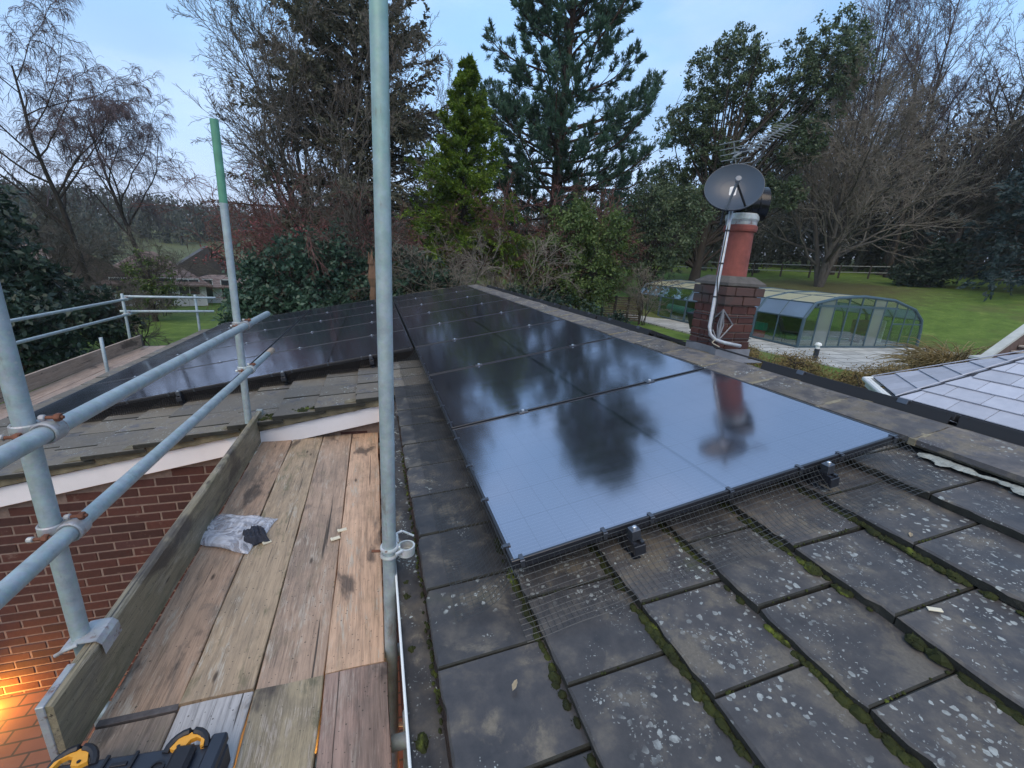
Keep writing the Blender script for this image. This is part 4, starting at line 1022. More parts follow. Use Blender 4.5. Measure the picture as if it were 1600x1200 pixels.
rail_tube((-4.75, 9.0, -1.27), (-4.25, 10.0, -1.25), 'pale tube end poking out past the far boards', 'rails of the far scaffold', name='scaffold_tube')
for x, y, z, rx, lab in ((-5.035, 9.15, -.225, -4.985, 'clamp on the far corner pole at the upper rail'), (-5.035, 9.15, -.515, -4.985, 'clamp on the far corner pole at the lower rail')):
    coupler(x, y, z, rx, z, lab, 'clamp_bright')

# ------------------------------------------------------------------ ground
def sstep(a, b, x): t = np.clip((x-a)/(b-a), 0, 1); return t*t*(3-2*t)
def gz(x, y):
    x = np.asarray(x, float); y = np.asarray(y, float)
    dx, dy = x-CAM[0], y-CAM[1]; D = np.hypot(dx, dy); az = np.degrees(np.arctan2(dx, dy))
    zl = np.interp(D, [0, 10, 25, 45, 80, 120, 200, 320, 600], [-2.72, -2.78, -3.4, -3.7, -2.4, -.8, 6.5, 11, 13])
    zm = np.interp(D, [0, 10, 20, 40, 80, 200, 600], [-2.72, -2.72, -2.2, -.6, 2, 8, 13])
    zr = np.interp(D, [0, 6, 9, 25, 36, 60, 120, 300, 600], [-2.72, -2.72, -1.56, -1.56, .55, 2.7, 6, 14, 18])
    wl = sstep(-3, -13, az)*sstep(175, 140, -az) if False else 1-sstep(-13, -3, az)
    wr = sstep(22, 34, az)*(1-sstep(120, 160, az))
    z = zm*(1-wl)*(1-wr)+zl*wl*(1-wr)+zr*wr
    b = sstep(95, 130, np.abs(az)); z = z*(1-b)+(-2.72)*b
    return z
def ground():
    na, nr = 240, 150
    A = np.linspace(0, 2*PI, na, endpoint=False); R = np.concatenate([[0.5], np.geomspace(1.0, 420, nr-1)])
    AA, R2 = np.meshgrid(A, R); x = CAM[0]+R2*np.sin(AA); y = CAM[1]+R2*np.cos(AA)
    z = gz(x, y)+0.05*np.sin(x*.7+1)*np.sin(y*.6)*sstep(9, 16, R2)
    v = np.stack([x, y, z], -1).reshape(-1, 3)
    i = np.arange(nr-1)[:, None]*na; j = np.arange(na)[None]; j2 = (j+1) % na
    f = np.stack([i+j, i+na+j, i+na+j2, i+j2], -1).reshape(-1, 4)[:, ::-1]
    t = NT('mown_grass'); p = t.pos(); n1 = t.noise(p, .22, 5, .6); n2 = t.noise(p, 1.6, 6, .7); n3 = t.noise(p, 14, 5, .75)
    c = t.ramp(n2, [(0.3, (0.062, 0.112, 0.022)), (0.55, (0.105, 0.175, 0.034)), (0.72, (0.165, 0.225, 0.055))])
    c = t.mix(t.math('MULTIPLY', t.step(n1, .50, .64), .55), c, (0.095, 0.088, 0.040))
    c = t.mix(t.math('MULTIPLY', t.step(t.noise(p, 5.5, 6, .75), .60, .70), .6), c, (0.085, 0.062, 0.034))
    c = t.mix(.55, c, t.ramp(n3, [(.25, .55), (.75, 1.15)]), 'MULTIPLY')
    vl = t.N('ShaderNodeVectorMath', operation='LENGTH'); t.L(p, vl.inputs[0])      # rough pasture beyond the gardens
    c = t.mix(t.math('MULTIPLY', t.step(t.math('ADD', vl.outputs['Value'], t.math('MULTIPLY', n1, 14)), 66, 80), .85), c, t.ramp(n2, [(.3, (.060, .068, .036)), (.7, (.105, .112, .062))]))
    # leaf litter below the bare tree and the woods
    sp = t.N('ShaderNodeSeparateXYZ'); t.L(p, sp.inputs[0])
    dd = t.math('SQRT', t.math('ADD', t.math('POWER', t.math('SUBTRACT', sp.outputs[0], 29.5), 2), t.math('POWER', t.math('SUBTRACT', sp.outputs[1], 21.0), 2)))
    lit = t.math('MULTIPLY', t.step(t.math('ADD', dd, t.math('MULTIPLY', n2, 6)), 10.5, 5.0), .72)
    c = t.mix(lit, c, t.ramp(n3, [(.3, (.05, .036, .022)), (.7, (.11, .078, .045))]))
    t.bump(n3, .6, .05)
    g = obj('ground', mesh('ground', v, f, t.fin(c, .9, 0, .2), True)); g['kind'] = 'structure'
ground()
def paving(name, poly, z, mat, th=.06):
    o = MB().prism(poly, 'z', z-th, z).build(name, mat); o['kind'] = 'structure'; return o
t = NT('pale_paving'); p = t.pos(); n = t.noise(p, 3.2, 5, .7); br = t.N('ShaderNodeTexBrick'); br.inputs['Scale'].default_value = 1.0
br.inputs['Color1'].default_value = (.36, .37, .36, 1); br.inputs['Color2'].default_value = (.50, .51, .49, 1); br.inputs['Mortar'].default_value = (.14, .145, .13, 1)
br.inputs['Mortar Size'].default_value = .03; br.inputs['Brick Width'].default_value = .9; br.inputs['Row Height'].default_value = .6; t.L(p, br.inputs[0])
M['paving'] = t.fin(t.mix(.5, br.outputs[0], t.ramp(n, [(.3, .45), (.7, 1.1)]), 'MULTIPLY'), .55, 0, .4)
paving('patio', [(12.45, 13.2), (12.75, 8.8), (13.0, 6.6), (15.2, 6.2), (24.5, 6.6), (24.5, 9.8), (22.2, 10.2), (22.2, 23.5), (12.2, 23.5)], -1.50, M['paving'])
t = NT('block_paving'); p = t.pos(); br = t.N('ShaderNodeTexBrick'); br.inputs['Scale'].default_value = 1.0
for k, c in (('Color1', (.17, .075, .055, 1)), ('Color2', (.23, .11, .075, 1)), ('Mortar', (.06, .05, .045, 1))): br.inputs[k].default_value = c
br.inputs['Mortar Size'].default_value = .008; br.inputs['Brick Width'].default_value = .21; br.inputs['Row Height'].default_value = .105; t.L(p, br.inputs[0])
paving('path', [(-4.4, -3.0), (XW, -3.0), (XW, YW), (-4.4, YW)], -2.665, t.fin(t.mix(.4, br.outputs[0], t.ramp(t.noise(p, 6, 4), [(.3, .5), (.7, 1.0)]), 'MULTIPLY'), .8), .05)

# ------------------------------------------------------------------ pool enclosure
M['enc'] = plain('blue_grey_frame_paint', (0.050, 0.090, 0.115), .4, .2, .1, 8)
M['poly_roof'] = m_glass('cream_polycarbonate', (.8, .8, .7), .10, .2, .86, (.66, .66, .50))
M['poly_side'] = m_glass('blue_polycarbonate', (.7, .8, .9), .30, .12, .55, (.34, .46, .62))
M['clear'] = m_glass('clear_glazing', (.80, .86, .83), .10, .02)
en = thing('pool_enclosure', 'glazed swimming pool enclosure with cream curved roof and blue grey frame', 'pool enclosure', (14.75, 10.8, -1.5))
prof = [(0, 0), (.02, 1.10), (.40, 1.66), (1.50, 1.90), (2.85, 1.99), (4.6, 1.90), (5.95, 1.57), (6.55, 1.15), (6.68, .75), (6.78, 0)]
Lm, nm = 2.15, 5
for k in range(nm+1):
    m = MB(); s = 1.0; P = [(x, k*Lm, z) for x, z in prof]
    m.tube(P, .06, 8); m.build('arch', M['enc'], en)
    if k < nm: P = [(x, (k+.5)*Lm, z) for x, z in prof]; MB().tube(P, .028, 6).build('rib', M['enc'], en)
for k in range(nm):
    y0, y1 = k*Lm+.03, (k+1)*Lm-.03
    for i in range(len(prof)-1):
        (xa, za), (xb, zb) = prof[i], prof[i+1]
        nx_, nz_ = (zb-za), -(xb-xa); l = math.hypot(nx_, nz_); nx_, nz_ = nx_/l*.012, nz_/l*.012
        m = MB(); m.add([(xa-nx_, y0, za-nz_), (xb-nx_, y0, zb-nz_), (xb-nx_, y1, zb-nz_), (xa-nx_, y1, za-nz_), (xa+nx_, y0, za+nz_), (xb+nx_, y0, zb+nz_), (xb+nx_, y1, zb+nz_), (xa+nx_, y1, za+nz_)],
              [(0, 1, 2, 3), (7, 6, 5, 4), (0, 4, 5, 1), (2, 6, 7, 3), (0, 3, 7, 4), (1, 5, 6, 2)])
        if i in (0, 8, 7): mt = 'clear'
        elif i in (1, 6): mt = 'poly_side' if k < 3 else 'clear'
        else: mt = 'poly_roof'
        m.build(('side_pane', 'roof_panel')[mt != 'clear'], M[mt], en)
m = MB()
for x, z in prof[1:8]: MB().tube([(x, 0, z), (x, nm*Lm, z)], .03, 6).build('rail', M['enc'], en)
for x in (0, 6.78): MB().tube([(x, 0, .04), (x, nm*Lm, .04)], .045, 6).build('rail', M['enc'], en)
pass
def encl_z(x): return float(np.interp(x, [q[0] for q in prof], [q[1] for q in prof]))
xs = [.70, 1.42, 2.12, 2.82, 3.52, 4.16, 4.82, 5.5, 6.1]
for yy in (0.0, nm*Lm):
    if yy == 0:
        for x in xs: MB().tube([(x, yy, 0), (x, yy, encl_z(x))], .035 if x < 4.5 else .026, 6).build('mullion', M['enc'], en)
        MB().box((.55, yy-.03, 1.55), (4.9, yy+.03, 1.63)).build('transom', M['enc'], en); MB().box((4.82, yy-.02, .95), (6.7, yy+.02, 1.0)).build('transom', M['enc'], en)
        MB().box((0, yy-.04, 0), (6.78, yy+.04, .07)).build('sill', M['enc'], en)
        ed = [0.03]+xs+[6.76]
        for a, b in zip(ed[:-1], ed[1:]):
            mt = 'clear' if not (.69 < a < 1.3 or 3.4 < a < 4.0) else 'door_pane'
            if mt == 'door_pane' and 'door_pane' not in M: M['door_pane'] = m_glass('hazy_door_glass', (.84, .88, .86), .14, .05, .42, (.36, .41, .40))
            q = [(a+.03, 0), (b-.03, 0), (b-.03, max(.1, encl_z(b-.03)-.05)), (a+.03, max(.1, encl_z(a+.03)-.05))]
            if a < .05: q[3] = (a+.03, 1.05)
            if b > 6.7: q[2] = (b-.03, .72)
            MB().prism([(x, z+.07) if z == 0 else (x, z) for x, z in q], 'y', yy-.008, yy+.008).build('end_pane', M[mt], en)
t = NT('pool_water'); t.bump(t.noise(t.pos(), 3, 3), .1, .02); M['water'] = t.fin((.05, .20, .20), .06, 0, .6)
w_ = MB().box((16.1, 12.4, -1.49), (19.9, 20.6, -1.468)).build('pool_water', M['water']); w_['kind'] = 'structure'
M['teal'] = plain('teal_cover', (.10, .34, .33), .5, 0, .15, 3); M['redp'] = plain('red_vinyl', (.42, .05, .06), .5); M['greenp'] = plain('green_vinyl', (.05, .30, .17), .5)
M['brownp'] = plain('brown_slatted_wood', (.10, .055, .035), .7); M['pale'] = plain('pale_towel', (.55, .60, .60), .8)
t = thing('cover_roller', 'teal rolled pool cover on a roller inside the far end of the enclosure', 'pool cover', (15.15, 17.2, -.98))
m = MB(); m.tube([(0, 0, 0), (.6, 2.6, 0)], .20, 18); m.build('roll', M['teal'], t, smooth=False)
for q in (0, 1): MB().box((.6*q-.05, 2.6*q-.04, -.5), (.6*q+.05, 2.6*q+.04, .06)).build('stand', M['enc'], t)
m = MB(); m.tube([(.30*math.cos(a), .06*math.sin(a), .30*math.sin(a)+.3) for a in np.linspace(0, 2*PI, 24)], .055, 8, False)
tag(m.build('swim_ring', M['pale'], None, (15.25, 16.3, -1.48)), 'white swim ring standing inside the enclosure by the glass', 'swim ring')
t = thing('floor_mat', 'green and red padded block inside the enclosure, behind the chimney', 'padded block', (15.1, 12.75, -1.48), (0, 0, .05))
MB().box((0, 0, .30), (.25, 1.35, .62), .02).build('green_half', M['greenp'], t); MB().box((0, .05, 0), (.25, 1.3, .295), .02).build('red_half', M['redp'], t)
t = thing('garden_bench', 'dark wooden bench seen through the end wall of the enclosure', 'bench', (19.3, 11.7, -1.48))
MB().box((0, 0, .4), (1.0, .45, .46)).build('seat', M['brownp'], t); MB().box((0, .40, .46), (1.0, .45, .95)).build('backrest', M['brownp'], t)
for x in (.05, .9): MB().box((x, .02, 0), (x+.06, .43, .4)).build('leg', M['brownp'], t)
t = thing('towel_stand', 'pale blue towel hanging beside the bench in the enclosure', 'towel', (20.35, 11.5, -1.48))
m = MB(); m.box((0, 0, .05), (.07, .45, 1.0), .02); m.build('towel', M['pale'], t); MB().tube([(.035, -.1, 1.0), (.035, .55, 1.0)], .02, 6).build('bar', M['enc'], t)
t = thing('sun_chair', 'dark folded sun chair inside the near corner of the enclosure', 'chair', (15.6, 11.5, -1.48), (0, 0, .5))
MB().box((0, 0, .35), (.55, .6, .41), .01).build('seat', M['case_dark'], t); m = MB(); m.add([(0, .6, .38), (.55, .6, .38), (.55, .95, 1.1), (0, .95, 1.1), (0, .65, .36), (.55, .65, .36), (.55, 1.0, 1.08), (0, 1.0, 1.08)], [(0, 1, 2, 3), (7, 6, 5, 4), (0, 4, 5, 1), (1, 5, 6, 2), (2, 6, 7, 3), (3, 7, 4, 0)]); m.build('backrest', M['case_dark'], t)
for x in (.03, .49):
    for y in (.03, .54): MB().box((x, y, 0), (x+.03, y+.03, .35)).build('leg', M['case_dark'], t)

# ------------------------------------------------------------------ other garden things
t = thing('garden_bollard', 'dark garden bollard light with a pale cap on the patio edge', 'bollard light', (13.04, 8.76, -1.52))
MB().lathe([(.085, 0), (.085, .05), (.075, .06), (.075, .40)], k=16).build('post', M['case'], t); MB().lathe([(.06, .40), (.06, .50)], k=16).build('lens', M['upvc'], t); MB().lathe([(.09, .50), (.10, .52), (.085, .575), (.03, .60)], k=16).build('cap', M['upvc'], t)
t = thing('covered_barbecue', 'black boxy barbecue on a post beside the chimney', 'barbecue', (11.62, 12.3, -1.55))
MB().box((-.07, -.07, 0), (.07, .07, .45)).build('post', M['steel_clamp'], t); m = MB(); m.add([(-.36, -.30, .42), (.36, -.30, .42), (.36, .30, .42), (-.36, .30, .42), (-.50, -.42, .98), (.50, -.42, .98), (.50, .42, .98), (-.50, .42, .98)], [(3, 2, 1, 0), (4, 5, 6, 7), (0, 1, 5, 4), (1, 2, 6, 5), (2, 3, 7, 6), (3, 0, 4, 7)]); m.build('firebox', M['black'], t)
MB().box((-.52, -.44, .98), (.52, .44, 1.05), .015).build('lid', M['case'], t); MB().box((-.10, -.47, .55), (.10, -.41, .66)).build('tap', M['pale'], t)
M['fence_wood'] = plain('weathered_fence_wood', (.15, .115, .085), .85, 0, .35, 5, bump=.4); M['fence_post'] = plain('dark_fence_post', (.055, .045, .035), .85, 0, .3, 6)
t = thing('slatted_fence', 'weathered slatted timber fence with dark posts left of the sapling', 'fence', (10.05, 17.4, -1.6), (0, 0, -.32))
for k in range(4): MB().box((k*.62-.05, -.05, 0), (k*.62+.05, .05, 1.28+(.03 if k % 2 else 0)), .01).build('post', M['fence_post'], t)
for j in range(11): MB().box((-.05, .055, .12+j*.105), (1.90, .075, .12+j*.105+.082), .004).build('slat', M['fence_wood'], t, (0, random.uniform(-.004, .004), 0), (0, random.uniform(-.006, .006), 0))
# wire fence at the top of the lawn
t = thing('post_and_rail_fence', 'thin pale rail fence along the top of the lawn behind the chimney', 'fence', (24.0, 31.0, 0))
P = [(24.0+1.9*k, 31.0-1.0*k) for k in range(9)]
for x, y in P: MB().box((x-24-.05, y-31-.05, float(gz(x, y))-.1), (x-24+.05, y-31+.05, float(gz(x, y))+1.05)).build('post', M['fence_post'], t)
for h in (.5, .98): MB().tube([(x-24, y-31, float(gz(x, y))+h) for x, y in P], .035, 6).build('rail', M['sealant'], t)
# garden steps with a sloping coping
M['coping'] = plain('pale_stone_coping', (.40, .43, .41), .75, 0, .15, 5, bump=.3); M['riser'] = plain('dark_brick_riser', (.105, .075, .065), .9, 0, .3, 9); M['tread'] = plain('pale_stone_tread', (.36, .32, .28), .85, 0, .2, 5)
t = thing('garden_steps', 'garden steps climbing right beside a pale sloping stone coping', 'steps', (12.3, 3.2, -1.6))
for k in range(11):
    x = .55+k*.215; z = .92+k*.125
    MB().box((x, 0, 0), (x+.235, 1.45, z-.045)).build('riser', M['riser'], t); MB().box((x-.03, 0, z-.045), (x+.225, 1.45, z), .008).build('tread', M['tread'], t)
m = MB(); m.prism([(.15, 0), (3.2, 0), (3.2, 2.72), (.55, 1.10), (.15, 1.08)], 'y', 1.46, 1.66); m.build('side_wall', M['riser'], t)
m = MB(); m.prism([(.12, 1.085), (.56, 1.105), (3.2, 2.725), (3.2, 2.775), (.54, 1.155), (.12, 1.135)], 'y', 1.46, 1.64); m.build('coping', M['coping'], t)

# garden room with a pale slate roof and white fascia
M['slate'] = None
t = NT('pale_slate'); p = t.pos(); n = t.noise(p, 7, 5, .65); r_ = t.rnd()
M['slate'] = t.fin(t.hsv(t.ramp(n, [(.3, (.34, .365, .43)), (.7, (.42, .445, .51))]), None, None, t.rng(r_, .86, 1.1)), .42, 0, .55); M['lead_dark'] = plain('dark_eaves_gap', (.03, .035, .05), .7)
gr = thing('garden_room', 'white fascia garden room with a pale grey slate hipped roof at the right edge', 'garden room', (5.80, 0, -.40))
T_ = .52; w = 3.6
cr = [np.array(q) for q in ((0.0, -3.2), (0.0, 2.30), (.90, 3.17), (4.6, 3.17))]      # eave line
n2 = np.array((.695, -.719))
def h_main(x, y): return T_*x
def h_cham(x, y): return T_*((x-0)*n2[0]+(y-2.30)*n2[1])
def clip(poly, fn):
    out = []
    for a, b in zip(poly, poly[1:]+poly[:1]):
        fa, fb = fn(a), fn(b)
        if fa >= 0: out.append(a)
        if (fa >= 0) != (fb >= 0): q = fa/(fa-fb); out.append(a+(b-a)*q)
    return out
def slate_set(org, ex, up, width, rows, fns, seed):
    """tiles on one facet: org = eave start (plan), ex = along the eave, up = uphill (plan unit)"""
    r = np.random.default_rng(seed); g = .235; tw = .335; k = 0; gh = g/math.sqrt(1+T_*T_)
    for i in range(rows):
        s = -(.5*tw if i % 2 else 0)-.02; 
        while s < width:
            p = [org+ex*(s+.003)+up*(gh*i), org+ex*(s+tw-.003)+up*(gh*i), org+ex*(s+tw-.003)+up*(gh*(i+1)+.03), org+ex*(s+.003)+up*(gh*(i+1)+.03)]
            for fn in fns: p = clip(p, fn) if len(p) > 2 else p
            s += tw
            if len(p) < 3: continue
            ar = abs(sum(a[0]*b[1]-a[1]*b[0] for a, b in zip(p, p[1:]+p[:1])))/2
            if ar < .004: continue
            zz = [T_*float((q-org)@up)+.022-.016*float((q-org)@up-gh*i)/gh+r.normal(0, .0006) for q in p]; n_ = len(p)
            m = MB(); v = [(q[0], q[1], z) for q, z in zip(p, zz)]+[(q[0], q[1], z-.009) for q, z in zip(p, zz)]
            m.add(v, [(j, n_+j, n_+(j+1) % n_, (j+1) % n_) for j in range(n_)], fn=[list(range(n_)), list(range(n_, 2*n_))[::-1]])
            m.build('slate', M['slate'], rf); k += 1
m = MB()
apx = np.array((1.496, 2.30-.619)); z_ap = T_*1.496
m.add([(0, -3.2, 0), (0, 2.3, 0), (*apx, z_ap), (1.496, -3.2, z_ap), (.9, 3.17, 0), (2.4, 3.17, 0), (2.4, -3.2, z_ap), (2.4, 1.68, z_ap)], [(0, 3, 2, 1), (2, 3, 6, 7)], [(1, 2, 4)], [[4, 2, 7, 5]])
rf = m.build('roof', M['lead_dark'], gr, (0, 0, .0))
slate_set(np.array((0.0, -2.2)), np.array((0, 1.0)), np.array((1.0, 0)), 4.6, 7, [lambda q: h_cham(*q)-h_main(*q)-.010, lambda q: 1.50-q[0]], 1)
ch_d = nrmz(cr[2]-cr[1]); slate_set(cr[1], ch_d, n2/np.linalg.norm(n2), 1.3, 7, [lambda q: h_main(*q)-h_cham(*q)-.010, lambda q: T_*(3.17-q[1])-h_cham(*q)-.01, lambda q: q[0]], 2)
m = MB(); 
for a, b in (((-.01, 2.315, .02), (1.50, apx[1]+.0, z_ap+.03)), ((.90, 3.19, .02), (1.50, apx[1], z_ap+.03))): m.tube([a, b], .007, 6)
m.build('hip_cap', M['slate'], rf)
fas = [np.array(q) for q in ((-.05, -3.2), (-.05, 2.33), (.885, 3.235), (4.6, 3.235))]
m = MB(); ins = [np.array(q) for q in ((-.02, -3.2), (-.02, 2.31), (.90, 3.20), (4.6, 3.20))]
for k in range(3):
    a, b, c, d = fas[k], fas[k+1], ins[k+1], ins[k]
    m.add([(*a, -.15), (*b, -.15), (*c, -.15), (*d, -.15), (*a, -.015), (*b, -.015), (*c, -.015), (*d, -.015)], [(3, 2, 1, 0), (4, 5, 6, 7), (0, 1, 5, 4), (1, 2, 6, 5), (2, 3, 7, 6), (3, 0, 4, 7)])
m.build('fascia', M['upvc'], gr)
MB().tube([(-.075, -3.2, -.045), (-.075, 2.34, -.045), (.875, 3.26, -.045), (4.6, 3.26, -.045)], .036, 10).build('gutter', M['upvc'], gr)
m = MB(); m.prism([(.10, -3.1), (.10, 2.22), (.95, 3.05), (4.5, 3.05), (4.5, -3.1)], 'z', -1.4, -.14); m.build('wall', M['white'], gr)

# ------------------------------------------------------------------ trees and shrubs
def grow(r, P, R, n, t0, t1, ang, lf, rr, npts, up=0.0, wob=.12, flat=0.0, taper=.15, lvar=.3, tfall=.5, lmin=.05, droop=0.0):
    """children of polylines P (N,m,3) with radii R (N,m): n per parent"""
    N, m, _ = P.shape
    Lp = np.linalg.norm(np.diff(P, axis=1), axis=2).sum(1)
    t = (np.tile((np.arange(n)+.5)/n, (N, 1))+r.uniform(-.5/n, .5/n, (N, n)))*(t1-t0)+t0
    q = np.clip(t*(m-1), 0, m-1.001); i = q.astype(int); f = (q-i)[..., None]; a = np.arange(N)[:, None]
    base = P[a, i]*(1-f)+P[a, i+1]*f; tan = nrmz(P[a, i+1]-P[a, i]); rad = R[a, i]*(1-f[..., 0])+R[a, i+1]*f[..., 0]
    rnd = r.normal(size=tan.shape); rnd[..., 2] *= (1-flat)
    perp = nrmz(rnd-(rnd*tan).sum(-1, keepdims=True)*tan)
    an = r.uniform(ang[0], ang[1], t.shape)[..., None]
    d = tan*np.cos(an)+perp*np.sin(an)
    L = np.maximum(lmin, lf*Lp[:, None]*(1-tfall*(t-t0)/max(1e-6, t1-t0))*r.uniform(1-lvar, 1+lvar, t.shape))
    M_ = N*n; base = base.reshape(M_, 3); d = nrmz(d.reshape(M_, 3)); L = L.reshape(M_); r0 = np.minimum(rad.reshape(M_)*rr, L*.06)
    pts = [base]; st = (L/(npts-1))[:, None]
    for k in range(npts-1):
        pts.append(pts[-1]+d*st); d = d+r.normal(0, wob, d.shape); d[:, 2] += up-droop*(k+1); d = nrmz(d)
    P2 = np.stack(pts, 1); R2 = r0[:, None]*np.linspace(1, taper, npts)[None]
    return P2, R2
def trunk_line(r, h, r0, n=9, wob=.03, lean=(0, 0), tip=.12, flare=1.35):
    d = nrmz(np.array([lean[0], lean[1], 1.0])); p = [np.zeros(3)]
    for k in range(n-1):
        p.append(p[-1]+d*h/(n-1)); d = nrmz(d+r.normal(0, wob, 3)*np.array([1, 1, .2])+np.array([0, 0, .05]))
    R = r0*np.linspace(1, tip, n); R[0] *= flare
    return np.array(p)[None], R[None]
def tube_mesh(parts, name, mat, ks):
    V = []; F = []; o = 0
    for (P, R), k in zip(parts, ks):
        v, f = tubes(P, np.maximum(R, .0022), k); V.append(v); F.append(f+o); o += len(v)
    return mesh(name, np.concatenate(V), np.concatenate(F), mat, True)
def leaves(r, C, size, dirs=None, w=.5, spread=.6, var=.4):
    """pointed leaf quads at centres C; dirs (N,3) preferred direction"""
    N = len(C); d = r.normal(size=(N, 3)); 
    if dirs is not None: d = dirs+spread*d
    d = nrmz(d); n = nrmz(np.cross(d, r.normal(size=(N, 3)))); s = (size*r.uniform(1-var, 1+var, N))[:, None]
    v = np.stack([C, C+d*s*.5+n*s*w*.5, C+d*s, C+d*s*.5-n*s*w*.5], 1).reshape(-1, 3)
    return v, np.arange(4*N).reshape(-1, 4)
def along(r, P, n, t0=0.0, t1=1.0):
    N, m, _ = P.shape; t = r.uniform(t0, t1, (N, n)); q = np.clip(t*(m-1), 0, m-1.001); i = q.astype(int); f = (q-i)[..., None]; a = np.arange(N)[:, None]
    return (P[a, i]*(1-f)+P[a, i+1]*f).reshape(-1, 3), nrmz(P[a, i+1]-P[a, i]).reshape(-1, 3)
def tree(name, label, x, y, cat='tree', group=None, dz=0.0, rot=0.0):
    return thing(name, label, cat, (x, y, float(gz(x, y))-.05+dz), (0, 0, rot), group)
M['bark'] = m_bark('dark_bark', (.022, .019, .016), (.055, .047, .040)); M['bark_grey'] = m_bark('grey_bark', (.055, .050, .044), (.115, .105, .092))
M['bark_pine'] = m_bark('pine_bark', (.030, .020, .016), (.075, .045, .034))
M['twig'] = m_leaf('brown_twigs', (0.062, 0.056, 0.047), (0.112, 0.102, 0.086), None, .8, 1.0, 0); M['twig_grey'] = m_leaf('grey_twigs', (0.097, 0.088, 0.086), (0.164, 0.149, 0.144), None, .8, 1.0, 0)
M['twig_purple'] = m_leaf('purple_brown_twigs', (0.084, 0.065, 0.072), (0.139, 0.104, 0.112), None, .8, 1.0, 0); M['twig_pale'] = m_leaf('pale_dead_twigs', (0.115, 0.102, 0.083), (0.20, 0.178, 0.148), None, .8, 1.0, 0)
M['twig_soft'] = m_leaf('soft_grey_brown_twigs', (0.098, 0.086, 0.074), (0.151, 0.135, 0.117), None, .8, 1.0, 0)
M['twig_red'] = m_leaf('red_brown_twigs', (.085, .038, .036), (.14, .062, .055), None, .8, 1.0, 0)

def bare_tree(label, x, y, h, seed, mats=('bark', 'twig'), r0=.22, trunks=1, fork=.25, ang=(.35, .8), up=.05, l1=.55, n1=14, n2=9, n3=8, n4=6, lean=0.0, droop=0.0, wob=.12, group=None, spread=0.0, name='bare_tree', tfall=.5, thin=1.0, l3=.42, t4=.45, dz=0.0, min_r=.0):
    r = np.random.default_rng(seed); t = tree(name, label, x, y, group=group, dz=dz)
    Ts = []
    for k in range(trunks):
        a = k*2*PI/trunks+r.uniform(0, 1); ln = lean+spread
        P, R = trunk_line(r, h*r.uniform(.85, 1.0), r0*(1 if trunks == 1 else .75), 10, .04, (math.cos(a)*ln, math.sin(a)*ln), .10); Ts.append((P, R))
    P = np.concatenate([q[0] for q in Ts]); R = np.concatenate([q[1] for q in Ts])
    P1, R1 = grow(r, P, R, n1, fork, .97, ang, l1, .62, 8, up, wob, tfall=tfall)
    P2, R2 = grow(r, P1, R1, n2, .2, .98, (.35, .9), .48, .6, 6, up*.8, wob*1.2, droop=droop*.3)
    P3, R3 = grow(r, P2, R2, n3, .15, 1.0, (.35, .95), l3, .6, 5, up*.5, wob*1.3, droop=droop, lmin=.15)
    P4, R4 = grow(r, P3, R3, n4, .1, 1.0, (.3, .9), t4, .7, 4, up*.4, wob*1.3, droop=droop*1.6, lmin=.12, taper=.4)
    obj('trunk', tube_mesh([(P, R), (P1, R1)], 'trunk', M[mats[0]], (9, 6)), t)
    obj('crown', tube_mesh([(P2, np.maximum(R2, .009*thin)), (P3, np.maximum(R3, .0075*thin)), (P4, np.maximum(R4, .006*thin))], 'crown', M[mats[1]], (4, 3, 3)), t)
    return t

# pair of weeping birches far left
def birch(label, x, y, h, seed, **k):
    return bare_tree(label, x, y, h, seed, ('bark', 'twig_purple'), name='birch_tree', group='weeping birches at the left', ang=(.45, .85), l1=.52, up=.07, droop=.0, **k)
def weeping(label, x, y, h, seed, r0=.2, trunks=1, n1=11, lean=.0):
    r = np.random.default_rng(seed); t = tree('birch_tree', label, x, y, group='weeping birches at the left')
    P, R = trunk_line(r, h*.82, r0*.72, 9, .06, (lean, 0), .2)
    P1, R1 = grow(r, P, R, n1, .32, .98, (.5, .95), .60, .6, 9, .07, .13, tfall=.45)
    P2, R2 = grow(r, P1, R1, 9, .25, 1.0, (.4, 1.0), .45, .6, 7, .03, .16, droop=.035)
    P3, R3 = grow(r, P2, R2, 8, .2, 1.0, (.3, 1.0), .55, .6, 7, -.05, .12, droop=.09, lmin=.3)
    P4, R4 = grow(r, P3, R3, 8, .1, .95, (.2, .8), .65, .7, 5, -.15, .10, droop=.16, lmin=.35, taper=.5)
    obj('trunk', tube_mesh([(P, R), (P1, R1)], 'trunk', M['bark'], (9, 6)), t)
    obj('crown', tube_mesh([(P2, np.maximum(R2, .013)), (P3, np.maximum(R3, .008)), (P4, np.maximum(R4, .0062))], 'crown', M['twig_purple'], (4, 3, 3)), t)
weeping('tall weeping birch at the left edge, bare and purplish against the sky', -15.4, 29.2, 14.6, 41, .24, n1=13, lean=-.05)
weeping('smaller weeping birch with forked trunk, right of the tallest birch', -13.9, 31.6, 12.9, 47, .22, n1=12, lean=.03)

